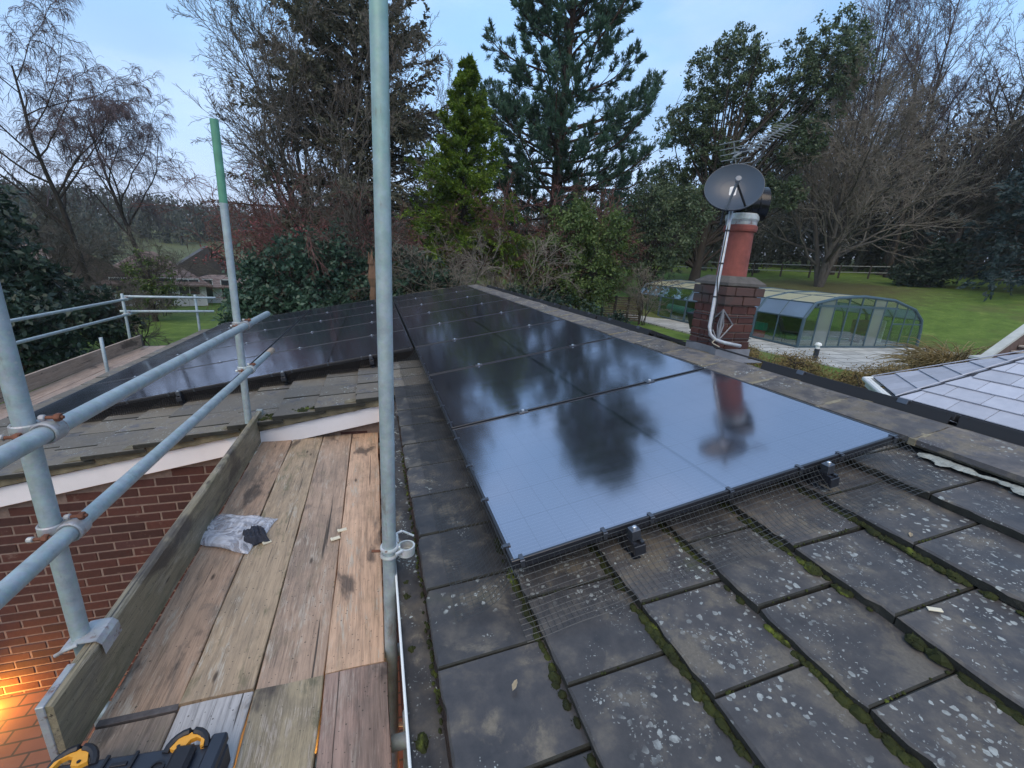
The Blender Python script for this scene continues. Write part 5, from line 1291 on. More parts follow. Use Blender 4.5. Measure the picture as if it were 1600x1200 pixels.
def conifer(name, label, x, y, h, rad, seed, mat, base=.08, n1=70, size=.22, dens=26, up=.0, droop=.03, bark='bark', shape=1.0, nsub=10, group=None, dead=None, w=.35, irregular=.25, spread=.45, elk=.75, lift=-.25, tpow=.9):
    r = np.random.default_rng(seed); t = tree(name, label, x, y, group=group)
    P, R = trunk_line(r, h, h*.016+.05, 10, .012, (0, 0), .06)
    tt = base+(1-base)*np.sort(r.uniform(0, 1, n1))**tpow; L = rad*np.maximum(.05, (1-tt)/(1-base))**shape*r.uniform(1-irregular, 1+irregular, n1)+.12
    az = r.uniform(0, 2*PI, n1)+np.arange(n1)*2.4; el = .10+elk*tt+r.normal(0, .12, n1)+up
    d = np.stack([np.cos(az)*np.cos(el), np.sin(az)*np.cos(el), np.sin(el)], -1); q = np.clip(tt*9, 0, 8.999); i = q.astype(int); f = (q-i)[:, None]
    b = P[0, i]*(1-f)+P[0, i+1]*f; pts = [b]
    for k in range(7): pts.append(pts[-1]+d*(L/7)[:, None]); d = nrmz(d+np.array([0, 0, -droop*(1.6-.4*k)])+r.normal(0, .05, d.shape))
    P1 = np.stack(pts, 1); R1 = (.012*L+.008)[:, None]*np.linspace(1, .25, 8)[None]
    P2, R2 = grow(r, P1, R1, nsub, .12, 1.0, (.5, 1.0), .38, .6, 5, -.02, .08, flat=.65, droop=.05, lmin=.12)
    obj('trunk', tube_mesh([(P, R), (P1, R1)], 'trunk', M[bark], (8, 4)), t)
    C1, D1 = along(r, P2, dens, .0, 1.0); C2, D2 = along(r, P1, dens, .25, 1.0)
    C = np.concatenate([C1, C2]); D = np.concatenate([D1, D2])
    C = C+r.normal(0, size*.22, C.shape); V, F = leaves(r, C, size, D+np.array([0, 0, lift]), w, spread)
    obj('crown', mesh('crown', V, F, M[mat], False), t)
    return t
M['leaf_dark'] = m_leaf('dull_conifer_needles', (0.065, 0.072, 0.048), (0.119, 0.117, 0.081), (0.160, 0.125, 0.091), .7, .8)
M['leaf_bright'] = m_leaf('bright_conifer_sprays', (0.052, 0.104, 0.012), (0.134, 0.212, 0.019), (0.233, 0.268, 0.026), .55, 1.6)
M['leaf_pine'] = m_leaf('pine_needles', (0.033, 0.075, 0.051), (0.065, 0.131, 0.084), (0.105, 0.164, 0.069), .6, .7)
M['leaf_oak'] = m_leaf('evergreen_leaves', (0.046, 0.080, 0.042), (0.097, 0.139, 0.071), (0.147, 0.168, 0.084), .5, .6)
M['leaf_laurel'] = m_leaf('dark_laurel_leaves', (0.030, 0.070, 0.048), (0.066, 0.125, 0.082), (0.10, 0.155, 0.10), .4, 1.1)
M['leaf_red'] = m_leaf('dull_red_leaves', (0.17, 0.050, 0.058), (0.27, 0.085, 0.085), (0.15, 0.085, 0.070), .6, 1.3)
M['leaf_bush'] = m_leaf('mid_green_bush_leaves', (0.050, 0.086, 0.024), (0.108, 0.165, 0.046), (0.165, 0.182, 0.057), .55, .9)
M['leaf_ivy'] = m_leaf('dark_ivy_leaves', (0.015, 0.032, 0.024), (0.032, 0.059, 0.039), (0.049, 0.081, 0.049), .45, .9)
M['leaf_hay'] = m_leaf('straw_leaves', (.20, .16, .075), (.36, .295, .145), (.14, .14, .055), .7, 3.0)
M['leaf_heath'] = m_leaf('brown_heather', (.15, .115, .050), (.25, .185, .075), (.11, .12, .045), .8, 2.0)
M['leaf_wood'] = m_leaf('woodland_mass', (0.040, 0.048, 0.038), (0.082, 0.088, 0.070), (0.100, 0.098, 0.080), .8, .10)
M['leaf_cedar'] = m_leaf('blue_green_cedar', (0.017, 0.038, 0.040), (0.038, 0.068, 0.072), (0.060, 0.098, 0.101), .6, .5)

conifer('conifer_tree', 'huge dull brown green conifer behind the tall middle pole', -.9, 23.9, 17.6, 5.8, 51, 'leaf_dark', .12, 200, .19, 36, up=-.12, droop=.05, shape=.66, nsub=14, w=.42, spread=.55)
bare_tree('bare twiggy tree growing in front of the huge conifer, left side', -2.9, 21.6, 13.5, 52, ('bark_grey', 'twig_soft'), .20, trunks=4, spread=.26, fork=.12, ang=(.3, .75), up=.06, l1=.50, n1=15, n2=9, n3=8, n4=5, thin=1.0)
bare_tree('slender bare tree right of the huge conifer, against the sky', 3.6, 25.5, 12.0, 53, ('bark', 'twig_grey'), .13, trunks=2, spread=.10, fork=.25, ang=(.25, .6), up=.08, l1=.42, n1=12, n2=8, n3=6, n4=4)
conifer('spruce_tree', 'bright yellow green small conifer in the middle of the trees', 3.4, 18.5, 10.6, 2.45, 54, 'leaf_bright', .24, 200, .135, 58, up=.10, droop=.045, shape=.85, nsub=12, w=.26, irregular=.42, spread=.42, elk=.40, lift=.05, tpow=1.25)

def pine(label, x, y, h, seed):
    r = np.random.default_rng(seed); t = tree('pine_tree', label, x, y)
    P, R = trunk_line(r, h, .40, 12, .012, (0, 0), .10)
    n1 = 124; tt = np.sort(.20+.79*r.uniform(0, 1, n1)); L = np.interp(tt, [.20, .34, .5, .72, .9, 1], [3.9, 5.6, 5.3, 3.9, 2.0, .7])*r.uniform(.65, 1.12, n1)
    az = np.arange(n1)*2.4+r.uniform(0, .9, n1); el = np.interp(tt, [.2, .5, .8, 1], [.10, .42, .72, 1.1])+r.normal(0, .10, n1)
    d = np.stack([np.cos(az)*np.cos(el), np.sin(az)*np.cos(el), np.sin(el)], -1); q = np.clip(tt*11, 0, 10.999); i = q.astype(int); f = (q-i)[:, None]
    pts = [P[0, i]*(1-f)+P[0, i+1]*f]
    for k in range(8): pts.append(pts[-1]+d*(L/8)[:, None]); d = nrmz(d+np.array([0, 0, .045*(k-1.5)])+r.normal(0, .06, d.shape))
    P1 = np.stack(pts, 1); R1 = (.014*L+.012)[:, None]*np.linspace(1, .22, 9)[None]
    P2, R2 = grow(r, P1, R1, 9, .28, 1.0, (.35, .85), .32, .6, 6, .09, .09, lmin=.3)
    P3, R3 = grow(r, P2, R2, 4, .25, 1.0, (.35, .8), .5, .6, 4, .16, .08, lmin=.28)
    obj('trunk', tube_mesh([(P, R), (P1, R1)], 'trunk', M['bark_pine'], (10, 5)), t)
    obj('twigs', tube_mesh([(P2, np.maximum(R2, .010)), (P3, np.maximum(R3, .007))], 'twigs', M['bark'], (4, 3)), t)
    PP = np.concatenate([P3[:, [0, 1, 2, 3]], P2[:, [2, 3, 4, 5]]]); C, D = along(r, PP, 46, .30, 1.08)
    V, F = leaves(r, C, .24, nrmz(D+np.array([0, 0, .45])), .15, .5, .35)
    obj('crown', mesh('crown', V, F, M['leaf_pine'], False), t)
pine('tall dark pine with a straight trunk and upswept tufted branches', 9.4, 23.0, 20.6, 57)

def leafy(name, label, x, y, h, seed, mat, blobs, r0=.25, bark='bark_grey', leaf=.16, per=16, n2=10, n3=8, trunks=1, wid=.5, group=None, fork=.3, cat='tree', lean=(0, 0), dz=0, fill=1.0):
    """limbs reach into foliage masses (x, y, z, rx, ry, rz relative to the root), leaves in clumps on their twigs"""
    r = np.random.default_rng(seed); t = tree(name, label, x, y, cat, group, dz)
    P, R = trunk_line(r, h*.75, r0, 9, .04, lean, .2)
    limbs = []; tips = []
    for bx, by, bz, rx, ry, rz in blobs:
        n = max(3, int(6*rx*ry/2.5))
        for _ in range(n):
            u = nrmz(r.normal(size=3))*r.uniform(.25, .8)**.6; e = np.array([bx, by, bz])+u*np.array([rx, ry, rz])
            q = min(.95, max(.15, fork+.5*r.uniform())*min(1.0, bz/(h*.75))); s = P[0, int(q*8)]; md = s*.45+e*.55+np.array([0, 0, -.12*np.linalg.norm(e-s)*(.5)])+r.normal(0, .15, 3)
            tq = np.linspace(0, 1, 7)[:, None]; limbs.append((1-tq)**2*s+2*tq*(1-tq)*md+tq*tq*e)
    P1 = np.array(limbs); R1 = r0*.34*np.linspace(1, .12, 7)[None]*np.ones((len(P1), 1))
    parts = [(P, R), (P1, R1)]
    C = []; 
    for bx, by, bz, rx, ry, rz in blobs:      # leaf clumps spread through each mass, thicker to the outside, with gaps
        nc = int(fill*26*(rx*ry*rz)**.67); u = nrmz(r.normal(size=(nc, 3)))*r.uniform(.15, 1.0, (nc, 1))**.45; u *= 1+.16*np.sin(u[:, :1]*5+seed)*np.cos(u[:, 1:2]*4+seed)
        c = np.array([bx, by, bz])+u*np.array([rx, ry, rz]); C.append(c)
    C = np.concatenate(C); cs = r.uniform(.35, 1.0, len(C))*.42
    # twig to each clump from the nearest limb point
    LP = P1[:, 2:].reshape(-1, 3); near = LP[np.argmin(((C[:, None]-LP[None])**2).sum(-1), axis=1)]
    tq = np.linspace(0, 1, 4)[None, :, None]; P2 = near[:, None]*(1-tq)+C[:, None]*tq+np.sin(tq*PI)*r.normal(0, .10, (len(C), 1, 3)); R2 = np.full((len(C), 4), .012)*np.linspace(1.2, .5, 4)
    obj('trunk', tube_mesh(parts+[(P2, R2)], 'trunk', M[bark], (9, 5, 3)), t)
    LC = (C[:, None]+r.normal(0, .42, (len(C), per, 3))*cs[:, None, None]*np.array([1, 1, .75])).reshape(-1, 3)
    V, F = leaves(r, LC, leaf, np.tile(np.array([[0, 0, -.15]]), (len(LC), 1)), wid, 1.0)
    obj('crown', mesh('crown', V, F, M[mat], False), t)
    return t
# evergreen with two crowns behind the dish
leafy('evergreen_tree', 'tall loose evergreen with two billowing crowns, behind the dish', 20.6, 24.0, 15.0, 61, 'leaf_oak',
      [(.3, .4, 13.2, 2.4, 2.4, 2.1), (-1.3, 1.4, 10.4, 2.0, 2.0, 1.7), (3.7, -3.2, 12.6, 2.3, 2.3, 2.7), (3.2, -2.8, 9.0, 1.9, 1.9, 1.5), (.2, .4, 8.4, 2.0, 2.0, 1.5), (-1.8, 2.2, 6.9, 1.8, 1.8, 1.4), (1.6, -1.0, 10.8, 1.5, 1.5, 1.3), (-.6, .8, 5.3, 2.0, 2.0, 1.2), (-2.6, 2.8, 4.4, 1.7, 1.7, 1.4), (.8, -.8, 6.4, 1.6, 1.6, 1.2), (2.9, -2.8, 6.2, 1.5, 1.5, 1.1)], .34, 'bark', .17, 50, lean=(.03, -.02), fill=1.7)
# big spreading bare tree on the lawn and its neighbours
bare_tree('broad bare grey tree standing on the lawn behind the enclosure', 28.6, 21.2, 11.6, 62, ('bark_grey', 'twig_pale'), .26, trunks=4, spread=.26, fork=.10, ang=(.5, 1.05), up=.035, l1=.72, n1=15, n2=10, n3=8, n4=5, name='bare_tree', tfall=.55, thin=1.15)
bare_tree('tall wispy bare tree rising from the wood, nearest the evergreen', 38.1, 27.6, 22.6, 63, ('bark', 'twig_purple'), .22, trunks=2, spread=.05, fork=.30, ang=(.22, .5), up=.09, l1=.36, n1=17, n2=9, n3=7, n4=4, group='tall wispy trees over the wood', thin=1.2)
bare_tree('tall wispy bare tree rising from the wood, middle of three', 40.6, 24.8, 22.6, 64, ('bark', 'twig_purple'), .24, trunks=2, spread=.07, fork=.30, ang=(.25, .55), up=.09, l1=.38, n1=17, n2=9, n3=7, n4=4, group='tall wispy trees over the wood', thin=1.2)
bare_tree('tall wispy bare tree leaning right above the wood', 43.0, 22.4, 18.5, 65, ('bark', 'twig_purple'), .20, trunks=1, lean=.10, fork=.35, ang=(.3, .6), up=.06, l1=.40, n1=17, n2=9, n3=6, n4=4, group='tall wispy trees over the wood', thin=1.2)
bare_tree('dense brown bare tree at the edge of the wood, behind the broad one', 40.5, 30.0, 16.0, 66, ('bark', 'twig'), .25, trunks=3, spread=.18, fork=.12, ang=(.4, .9), up=.05, l1=.55, n1=15, n2=9, n3=8, n4=5, group='bare trees of the wood edge', thin=1.4)
bare_tree('dense brown bare tree at the edge of the wood, above the dark ivy bush', 44.5, 24.0, 14.6, 67, ('bark', 'twig'), .25, trunks=3, spread=.20, fork=.12, ang=(.4, .9), up=.05, l1=.55, n1=15, n2=9, n3=8, n4=5, group='bare trees of the wood edge', thin=1.4)
bare_tree('dense brown bare tree at the edge of the wood, above the cedar', 45.0, 18.6, 14.8, 68, ('bark', 'twig'), .25, trunks=3, spread=.20, fork=.12, ang=(.4, .9), up=.05, l1=.55, n1=15, n2=9, n3=8, n4=5, group='bare trees of the wood edge', thin=1.4)
leafy('ivy_bush', 'rounded black green ivy clad bush on the lawn at the right', 36.2, 19.5, 3.0, 69, 'leaf_ivy', [(0, 0, 1.2, 1.5, 1.5, 1.2), (.6, -.4, 2.2, 1.2, 1.2, .9), (-.5, .5, .7, 1.3, 1.3, .8)], .3, 'bark', .22, 44, cat='bush', fill=2.2)
conifer('cedar_tree', 'dark blue green cedar with level boughs at the right edge', 37.6, 14.2, 6.6, 5.2, 70, 'leaf_cedar', .10, 46, .26, 26, up=-.18, droop=.012, shape=.45, nsub=12, w=.5)
bare_tree('hazy brown bare tree at the right edge behind the cedar', 43.5, 14.5, 13.0, 71, ('bark', 'twig'), .25, trunks=3, spread=.22, fork=.08, ang=(.4, .9), up=.05, l1=.55, n1=15, n2=9, n3=8, n4=5, group='bare trees of the wood edge', thin=1.4)
for k, (x, y, lab) in enumerate(((42.2, 26.2, 'short ivy trunk standing on the lawn by the broad tree'),)):
    leafy('ivy_tree', lab, x, y, 4.5, 72+k, 'leaf_ivy', [(0, 0, 1.2, .55, .55, 1.3), (0, 0, 3.2, 1.2, 1.2, 1.0)], .35, 'bark', .22, 34, fill=1.6)
# shrubs behind the far roof edge
G = 'shrubs beyond the roof'
leafy('evergreen_shrub', 'dark green laurel mass left of the tall middle pole', -2.9, 15.6, 4.2, 81, 'leaf_laurel', [(0, 0, 3.0, 1.5, 1.2, 1.2), (-.9, .3, 2.2, 1.3, 1.2, 1.1), (.9, .2, 3.5, 1.1, 1.0, 1.0), (.2, -.4, 1.6, 1.7, 1.2, 1.1), (1.6, .2, 2.4, 1.2, 1.0, 1.3)], .14, 'bark', .17, 36, cat='shrub', group=G, fill=1.9)
leafy('evergreen_shrub', 'dark laurel mass around the green topped pole', -3.7, 15.9, 4.0, 82, 'leaf_laurel', [(0, 0, 2.6, 1.2, 1.1, 1.2), (.6, -.2, 1.6, 1.4, 1.2, 1.0), (-.6, .2, 1.6, 1.1, 1.1, 1.1)], .14, 'bark', .17, 36, cat='shrub', group=G, fill=1.8)
leafy('evergreen_shrub', 'dark green laurel mass right behind the tall middle pole', 1.0, 16.2, 4.2, 83, 'leaf_laurel', [(0, 0, 2.2, 1.7, 1.2, 1.4), (1.4, .3, 1.6, 1.5, 1.2, 1.3), (-.8, .4, 2.9, 1.2, 1.0, .9)], .14, 'bark', .17, 36, cat='shrub', group=G, fill=1.6)
leafy('evergreen_shrub', 'black green holly mass under the brambles, right of the ridge end', 5.2, 14.6, 3.2, 84, 'leaf_ivy', [(0, 0, 1.4, 1.6, 1.3, 1.1), (1.4, -.4, 1.2, 1.5, 1.2, 1.1), (2.6, -1.0, 1.0, 1.3, 1.1, 1.0)], .12, 'bark', .15, 40, cat='shrub', group=G, fill=1.8)
leafy('evergreen_shrub', 'tall mid green bush between the pine and the chimney', 7.3, 16.0, 6.0, 85, 'leaf_bush', [(0, 0, 4.3, 1.5, 1.3, 1.4), (.9, -.5, 3.0, 1.5, 1.3, 1.2), (-.9, .6, 3.2, 1.3, 1.2, 1.2), (.2, -.2, 1.8, 1.6, 1.3, 1.2), (1.5, -.9, 4.3, 1.0, 1.0, 1.1), (-.3, -.2, 1.0, 1.5, 1.2, .8)], .16, 'bark', .14, 46, cat='shrub', group=G, fill=2.0)
leafy('evergreen_shrub', 'olive green bush with rusty patches left of the dish pole', 9.3, 17.5, 5.2, 86, 'leaf_bush', [(0, 0, 3.8, 1.3, 1.2, 1.4), (.6, -.3, 2.4, 1.3, 1.1, 1.1), (-.6, .2, 2.0, 1.2, 1.1, 1.0)], .14, 'bark', .14, 40, cat='shrub', group=G, fill=1.7)
leafy('evergreen_shrub', 'grey green tree mass between the bushes and the evergreen', 15.8, 22.6, 7.2, 87, 'leaf_oak', [(0, 0, 5.4, 1.8, 1.5, 1.6), (.9, -.7, 3.7, 1.8, 1.5, 1.3), (-1.0, .8, 4.0, 1.6, 1.4, 1.3), (1.6, -1.2, 5.4, 1.4, 1.3, 1.3), (.4, 0, 2.2, 1.9, 1.6, 1.1)], .2, 'bark', .17, 36, cat='tree', fill=1.6)
leafy('red_shrub', 'dull red leaved shrub above the laurel, right of the green topped pole', -3.9, 16.9, 4.8, 88, 'leaf_red', [(0, 0, 4.2, 1.4, 1.0, .7), (-1.2, .2, 3.7, 1.0, .9, .8), (1.6, .0, 4.5, 1.2, .9, .5), (1.3, -1.6, 2.6, .7, .5, .35)], .10, 'bark', .10, 16, cat='shrub', group=G, fill=1.5, wid=.4)
leafy('red_shrub', 'sparse red leaved shrub right of the tall middle pole', 1.6, 18.6, 5.2, 89, 'leaf_red', [(0, 0, 4.3, 1.3, 1.0, .6), (-1.3, .2, 4.4, .9, .8, .5), (.9, 0, 3.7, 1.0, .8, .6)], .08, 'bark', .09, 10, cat='shrub', group=G, fill=1.1, wid=.4)
def brambles(label, x, y, h, seed, mat, n0=12, wid=.55, arch=.09, thin=1.0, n2=9):
    r = np.random.default_rng(seed); t = tree('bramble_thicket', label, x, y, 'thicket', 'bare thickets beyond the roof')
    Ts = []
    for k in range(n0):
        a = r.uniform(0, 2*PI); b = np.array([r.uniform(-1, 1)*wid*2.2, r.uniform(-1, 1)*wid, 0]); d = nrmz(np.array([math.cos(a)*wid, math.sin(a)*wid, 1.0])); p = [b]
        for q in range(8): p.append(p[-1]+d*h/7*r.uniform(.8, 1.1)); d = nrmz(d+r.normal(0, .10, 3)+np.array([0, 0, -arch*q*.35]))
        Ts.append(np.array(p))
    P = np.array(Ts); R = np.full((len(P), 9), .022)*np.linspace(1, .3, 9)
    P1, R1 = grow(r, P, R, 11, .15, 1.0, (.4, 1.0), .48, .7, 7, .0, .17, droop=arch*.35)
    P2, R2 = grow(r, P1, R1, n2, .15, 1.0, (.4, 1.0), .45, .7, 5, -.02, .18, droop=arch*.5, lmin=.15)
    P3, R3 = grow(r, P2, R2, 4, .15, 1.0, (.4, 1.0), .5, .8, 4, -.02, .18, droop=arch*.5, lmin=.12)
    obj('stems', tube_mesh([(P, R)], 'stems', M['bark'], (6,)), t)
    obj('twigs', tube_mesh([(P1, np.maximum(R1, .009*thin)), (P2, np.maximum(R2, .0065*thin)), (P3, np.maximum(R3, .005*thin))], 'twigs', M[mat], (4, 3, 3)), t)
brambles('pale dead bramble thicket at the far end of the ridge', 3.8, 15.2, 3.9, 91, 'twig_pale', 14, .60, .10)
brambles('pinkish brown twig thicket under the pine', 6.4, 17.6, 5.4, 92, 'twig_red', 13, .50, .07)
brambles('brown twig thicket between the laurel and the bright conifer', .6, 18.2, 5.4, 93, 'twig', 14, .62, .06)
brambles('red brown twig thicket left of the tall middle pole', -1.9, 18.4, 5.6, 94, 'twig_red', 13, .60, .06)
brambles('brown thicket at the end of the far scaffold', -8.9, 17.6, 2.4, 95, 'twig', 12, .55, .07)
brambles('thin pale sapling by the slatted fence', 11.6, 16.3, 2.2, 96, 'twig_pale', 5, .16, .03, n2=6)
# dark hedge and yellow green bush at the left
leafy('evergreen_hedge', 'big black green evergreen mass at the left edge', -11.9, 16.4, 5.4, 97, 'leaf_ivy', [(0, 0, 3.9, 1.9, 1.6, 1.6), (-1.5, 0, 4.0, 1.7, 1.5, 1.6), (1.0, -.4, 2.4, 1.6, 1.5, 1.4), (-.4, -.8, 1.6, 2.2, 1.6, 1.3), (2.4, -.2, 1.5, 1.5, 1.3, 1.0)], .25, 'bark', .20, 40, cat='hedge', group='dark evergreens at the left', fill=1.9)
leafy('evergreen_hedge', 'black green evergreen mass behind the far scaffold rails', -9.4, 13.2, 3.6, 98, 'leaf_ivy', [(0, 0, 1.4, 1.5, 1.3, 1.2), (-1.3, .2, 2.0, 1.5, 1.3, 1.3), (-2.8, -.6, 2.2, 1.6, 1.4, 1.6), (-2.0, -1.8, 1.4, 1.5, 1.2, 1.3)], .2, 'bark', .18, 40, cat='hedge', group='dark evergreens at the left', fill=1.8)
leafy('willow_bush', 'yellow green twiggy bush in front of the distant house', -12.0, 27.5, 4.2, 99, 'leaf_bush', [(0, 0, 2.7, 1.2, 1.1, 1.2), (.6, -.2, 1.6, 1.2, 1.0, .9), (-.6, .2, 1.6, 1.1, 1.0, .9)], .12, 'bark', .15, 24, cat='bush', fill=1.2)
bare_tree('brown bare thicket tree at the left edge behind the dark hedge', -18.6, 23.5, 8.2, 100, ('bark', 'twig'), .16, trunks=3, spread=.2, fork=.10, ang=(.4, .9), up=.04, l1=.55, n1=14, n2=8, n3=7, n4=5, thin=1.1)
leafy('evergreen_hedge', 'low dark bushes beside the left lawn, below the white gable', -6.6, 31.5, 3.0, 101, 'leaf_laurel', [(0, 0, 1.2, 1.6, 1.2, 1.0), (1.6, -.4, 1.3, 1.4, 1.2, 1.1)], .12, 'bark', .18, 34, cat='hedge', fill=1.6)
brambles('brown twiggy thicket in front of the pinkish roofs at the left', -13.6, 29.6, 4.6, 131, 'twig', 12, .60, .05)
bare_tree('small brown bare tree before the pinkish gabled roof at the left', -17.6, 31.0, 5.6, 132, ('bark', 'twig'), .10, trunks=3, spread=.22, fork=.12, ang=(.4, .9), up=.05, l1=.55, n1=12, n2=8, n3=6, n4=4, thin=1.1)
# heather and ornamental grass by the patio
def lowshrub(label, x, y, blobs, seed, mat): leafy('heather_clump', label, x, y, .6, seed, mat, blobs, .03, 'bark', .055, 50, cat='shrub', group='low shrubs in front of the patio', fill=14, wid=.35)
lowshrub('low brown heather right of the chimney foot', 10.3, 7.2, [(0, 0, .3, .9, .7, .32), (-.9, 1.2, .25, .8, .7, .28), (.3, 2.2, .22, .7, .6, .25)], 111, 'leaf_heath')
lowshrub('low brown heather against the white roof corner', 11.6, 5.7, [(0, 0, .32, .9, .7, .36), (.8, -.6, .3, .7, .6, .32), (-.9, .2, .25, .7, .6, .28)], 112, 'leaf_heath')
t = tree('pampas_clump', 'straw coloured ornamental grass clump above the white roof corner', 14.6, 6.1, 'grass clump')
r = np.random.default_rng(7); n = 900; a = r.uniform(0, 2*PI, n); L = r.uniform(.9, 1.9, n); d = np.stack([np.cos(a)*.5, np.sin(a)*.5, np.ones(n)], -1)*r.uniform(.6, 1, (n, 1)); d = nrmz(d+r.normal(0, .2, d.shape)); p = [np.stack([r.normal(0, .22, n), r.normal(0, .2, n), np.zeros(n)], -1)]
for k in range(6): p.append(p[-1]+d*(L/6)[:, None]); d = nrmz(d+np.array([0, 0, -.09*(k+1)])+nrmz(d*np.array([1, 1, 0]))*.10)
P = np.stack(p, 1); obj('blades', tube_mesh([(P, np.full((n, 7), .017)*np.array([.6, 1, 1, .9, .7, .5, .2]))], 'blades', M['leaf_hay'], (3,)), t)
# broken stump behind the far verge
t = tree('broken_stump', 'broken tan tree stump just behind the tall middle pole', -.42, 13.9, 'stump')
r = np.random.default_rng(3); m = MB(); zz = np.linspace(0, 3.25, 12); m.tube([(.03*math.sin(q*3), 0, q) for q in zz], [.17+.02*math.sin(q*9)-.02*q+.03*r.normal() for q in zz], 10)
for _ in range(6):
    a = r.uniform(0, 2*PI); m.tube([(.10*math.cos(a), .10*math.sin(a), 3.1), (.12*math.cos(a), .12*math.sin(a), 3.25+r.uniform(.1, .3))], [.06, .01], 5)
M['stump'] = plain('torn_orange_wood', (.13, .075, .045), .9, 0, .45, 7, bump=.8); m.build('trunk', M['stump'], t)

# ------------------------------------------------------------------ far houses
t = NT('pinkish_brown_roof_tiles'); p = t.pos(); zz = t.N('ShaderNodeSeparateXYZ'); t.L(p, zz.inputs[0]); w = t.math('FRACT', t.math('MULTIPLY', zz.outputs[2], 7.0)); n = t.noise(p, 2.5, 6, .7)
c = t.mix(.6, t.ramp(n, [(.3, (.135, .095, .085)), (.7, (.245, .18, .155))]), t.ramp(w, [(.1, .55), (.35, 1.0)]), 'MULTIPLY'); M['far_roof'] = t.fin(c, .85)
M['far_roof_dark'] = plain('dark_roof_tiles', (.045, .045, .045), .8, 0, .2, 3)
M['far_wall'] = plain('white_render', (.62, .63, .66), .8, 0, .06, 2); M['far_glass'] = plain('dark_window_glass', (.05, .06, .075), .15, 0, .2, 3); M['far_brick'] = plain('far_red_brick', (.19, .075, .055), .85, 0, .2, 4)
def hip_house(label, x, y, rz, L, W, ze, zr, wall, roofm, wins, chim=None, gable=False):
    z0 = float(gz(x, y))-.3; t = thing('house', label, 'house', (x, y, z0), (0, 0, rz), 'houses down the slope at the left')
    ze -= z0; zr -= z0; o = .4; hp = W*.5 if not gable else 0.0
    wl = MB(); wl.box((-L/2, -W/2, 0), (L/2, W/2, ze-.02))
    if gable: 
        for s in (-1, 1): wl.add([(s*(L/2-.1), -W/2, ze-.02), (s*(L/2-.1), W/2, ze-.02), (s*(L/2-.1), 0, zr-.12), (s*(L/2-.3), -W/2, ze-.02), (s*(L/2-.3), W/2, ze-.02), (s*(L/2-.3), 0, zr-.12)], [(0, 1, 4, 3), (1, 2, 5, 4), (2, 0, 3, 5)], [(0, 1, 2), (5, 4, 3)])
    wl = wl.build('wall', M[wall], t)
    m = MB(); a = [(-L/2-o, -W/2-o, ze-.1), (L/2+o, -W/2-o, ze-.1), (L/2+o, W/2+o, ze-.1), (-L/2-o, W/2+o, ze-.1)]; b = [(-L/2-o+hp, 0, zr), (L/2+o-hp, 0, zr)]
    a2 = [(p[0], p[1], p[2]+.1) for p in a]
    m.add(a+a2+b, [(3, 2, 1, 0), (0, 1, 5, 4), (1, 2, 6, 5), (2, 3, 7, 6), (3, 0, 4, 7), (4, 5, 9, 8), (6, 7, 8, 9)], [(5, 6, 9), (7, 4, 8)])
    rf_ = m.build('roof', M[roofm], t)
    if chim is not None: MB().box((chim-.3, -.3, zr-.6), (chim+.3, .3, zr+.7)).build('chimney', M['far_brick'], rf_)
    for k, (xx, w, h, zb) in enumerate(wins):
        wn = MB().box((xx-w/2, -W/2-.04, zb), (xx+w/2, -W/2+.02, zb+h)).build('window', M['upvc'], t)
        np_ = max(1, int(round(w/.7)))
        for q in range(np_): MB().box((xx-w/2+.06+q*(w-.06)/np_, -W/2-.055, zb+.07), (xx-w/2+(q+1)*(w-.06)/np_, -W/2-.042, zb+h-.07)).build('pane', M['far_glass'], wn)
    return t
hip_house('pinkish roofed bungalow with white walls below the left birches', -16.2, 38.2, .40, 6.0, 6.0, -2.1, .05, 'far_wall', 'far_roof', [(-1.6, 1.3, 1.2, 1.1), (.6, .9, 2.0, .35), (2.0, 1.3, 1.2, 1.1)])
hip_house('white walled annexe with tall windows right of the pinkish bungalow', -12.4, 40.6, .40, 4.6, 4.0, -2.35, -1.55, 'far_wall', 'far_roof', [(-1.4, 1.2, 1.5, .7), (.2, 1.0, 1.9, .3), (1.6, .8, 1.2, 1.0)])
hip_house('small white gabled house with a dark roof beside the green topped pole', -15.6, 48.6, -1.25, 9.0, 6.0, -1.9, .6, 'far_wall', 'far_roof_dark', [(-2, 1.2, 1.1, 1.1), (1.5, 1.2, 1.1, 1.1)], None, True)
hip_house('pinkish gabled roof half hidden behind the dark hedge at the left', -21.2, 37.2, -.85, 8.5, 6.0, -2.0, .15, 'far_wall', 'far_roof', [(-2.5, 1.3, 1.2, 1.0), (2, 1.3, 1.2, 1.0)], None, True)

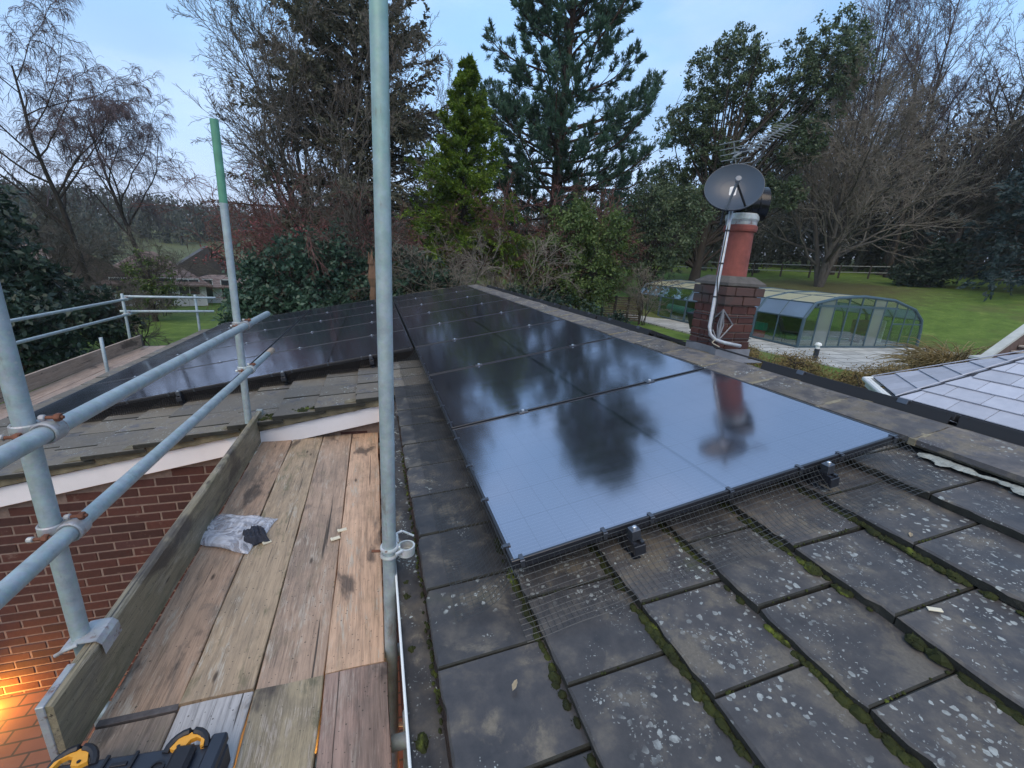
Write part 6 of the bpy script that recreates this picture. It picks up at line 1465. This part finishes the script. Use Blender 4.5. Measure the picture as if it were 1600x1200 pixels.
# ------------------------------------------------------------------ far woods that read as one mass
def woods(name, label, az0, az1, D0, D1, n, hgt, seed, mat, leaf, per):
    r = np.random.default_rng(seed); a = np.radians(r.uniform(az0, az1, n)); D = r.uniform(D0, D1, n); x = CAM[0]+np.sin(a)*D; y = CAM[1]+np.cos(a)*D; h = hgt*r.uniform(.6, 1.15, n)
    z = gz(x, y); C = np.stack([x, y, z+h*.46], -1); s = np.stack([h*.36, h*.36, h*.54], -1)
    u = r.normal(size=(n, per, 3)); u = u/np.linalg.norm(u, axis=-1, keepdims=True)*r.uniform(.1, 1, (n, per, 1))**.4
    L = (C[:, None]+u*s[:, None]).reshape(-1, 3); V, F = leaves(r, L, leaf, np.tile(np.array([[0, 0, .5]]), (len(L), 1)), .30, .8)
    P = np.stack([np.stack([x, y, z-.5], -1), np.stack([x, y, z+h*.5], -1), np.stack([x, y, z+h*.95], -1)], 1); tv, tf = tubes(P, np.array([[.28, .18, .04]])*np.ones((n, 1)), 5)
    o = obj(name, mesh(name, np.concatenate([V, tv]), np.concatenate([F, tf+len(V)]), M[mat], False)); tag(o, label, 'wood', kind='stuff')
woods('woodland', 'distant wooded hill on the left skyline', -62, 4, 128, 250, 620, 9.5, 121, 'leaf_wood', 1.3, 110)
woods('woodland', 'low hedgerow trees between the far houses and the hill', -60, -24, 72, 112, 150, 4.2, 124, 'leaf_wood', .7, 160)
woods('woodland', 'dark wood rising behind the lawn at the right', 44, 86, 52, 92, 150, 15.5, 122, 'leaf_wood', .55, 620)
woods('woodland', 'dim trees filling the gap behind the pine and bushes', -2, 47, 42, 75, 150, 9.0, 123, 'leaf_wood', .5, 420)

# ------------------------------------------------------------------ thin winter air over the whole scene
hz = bpy.data.materials.new('thin_haze'); hz.use_nodes = True; hz.node_tree.nodes.clear()
ho = hz.node_tree.nodes.new('ShaderNodeOutputMaterial'); hv = hz.node_tree.nodes.new('ShaderNodeVolumePrincipled')
hv.inputs['Color'].default_value = (.86, .92, 1.0, 1); hv.inputs['Density'].default_value = 0.00035; hv.inputs['Anisotropy'].default_value = 0.0
hz.node_tree.links.new(hv.outputs[0], ho.inputs['Volume'])
o = MB().box((-440, -440, -8), (440, 440, 46)).build('haze', hz); o['kind'] = 'stuff'
S.cycles.volume_step_rate = 4; S.cycles.volume_max_steps = 64; S.cycles.volume_bounces = 1
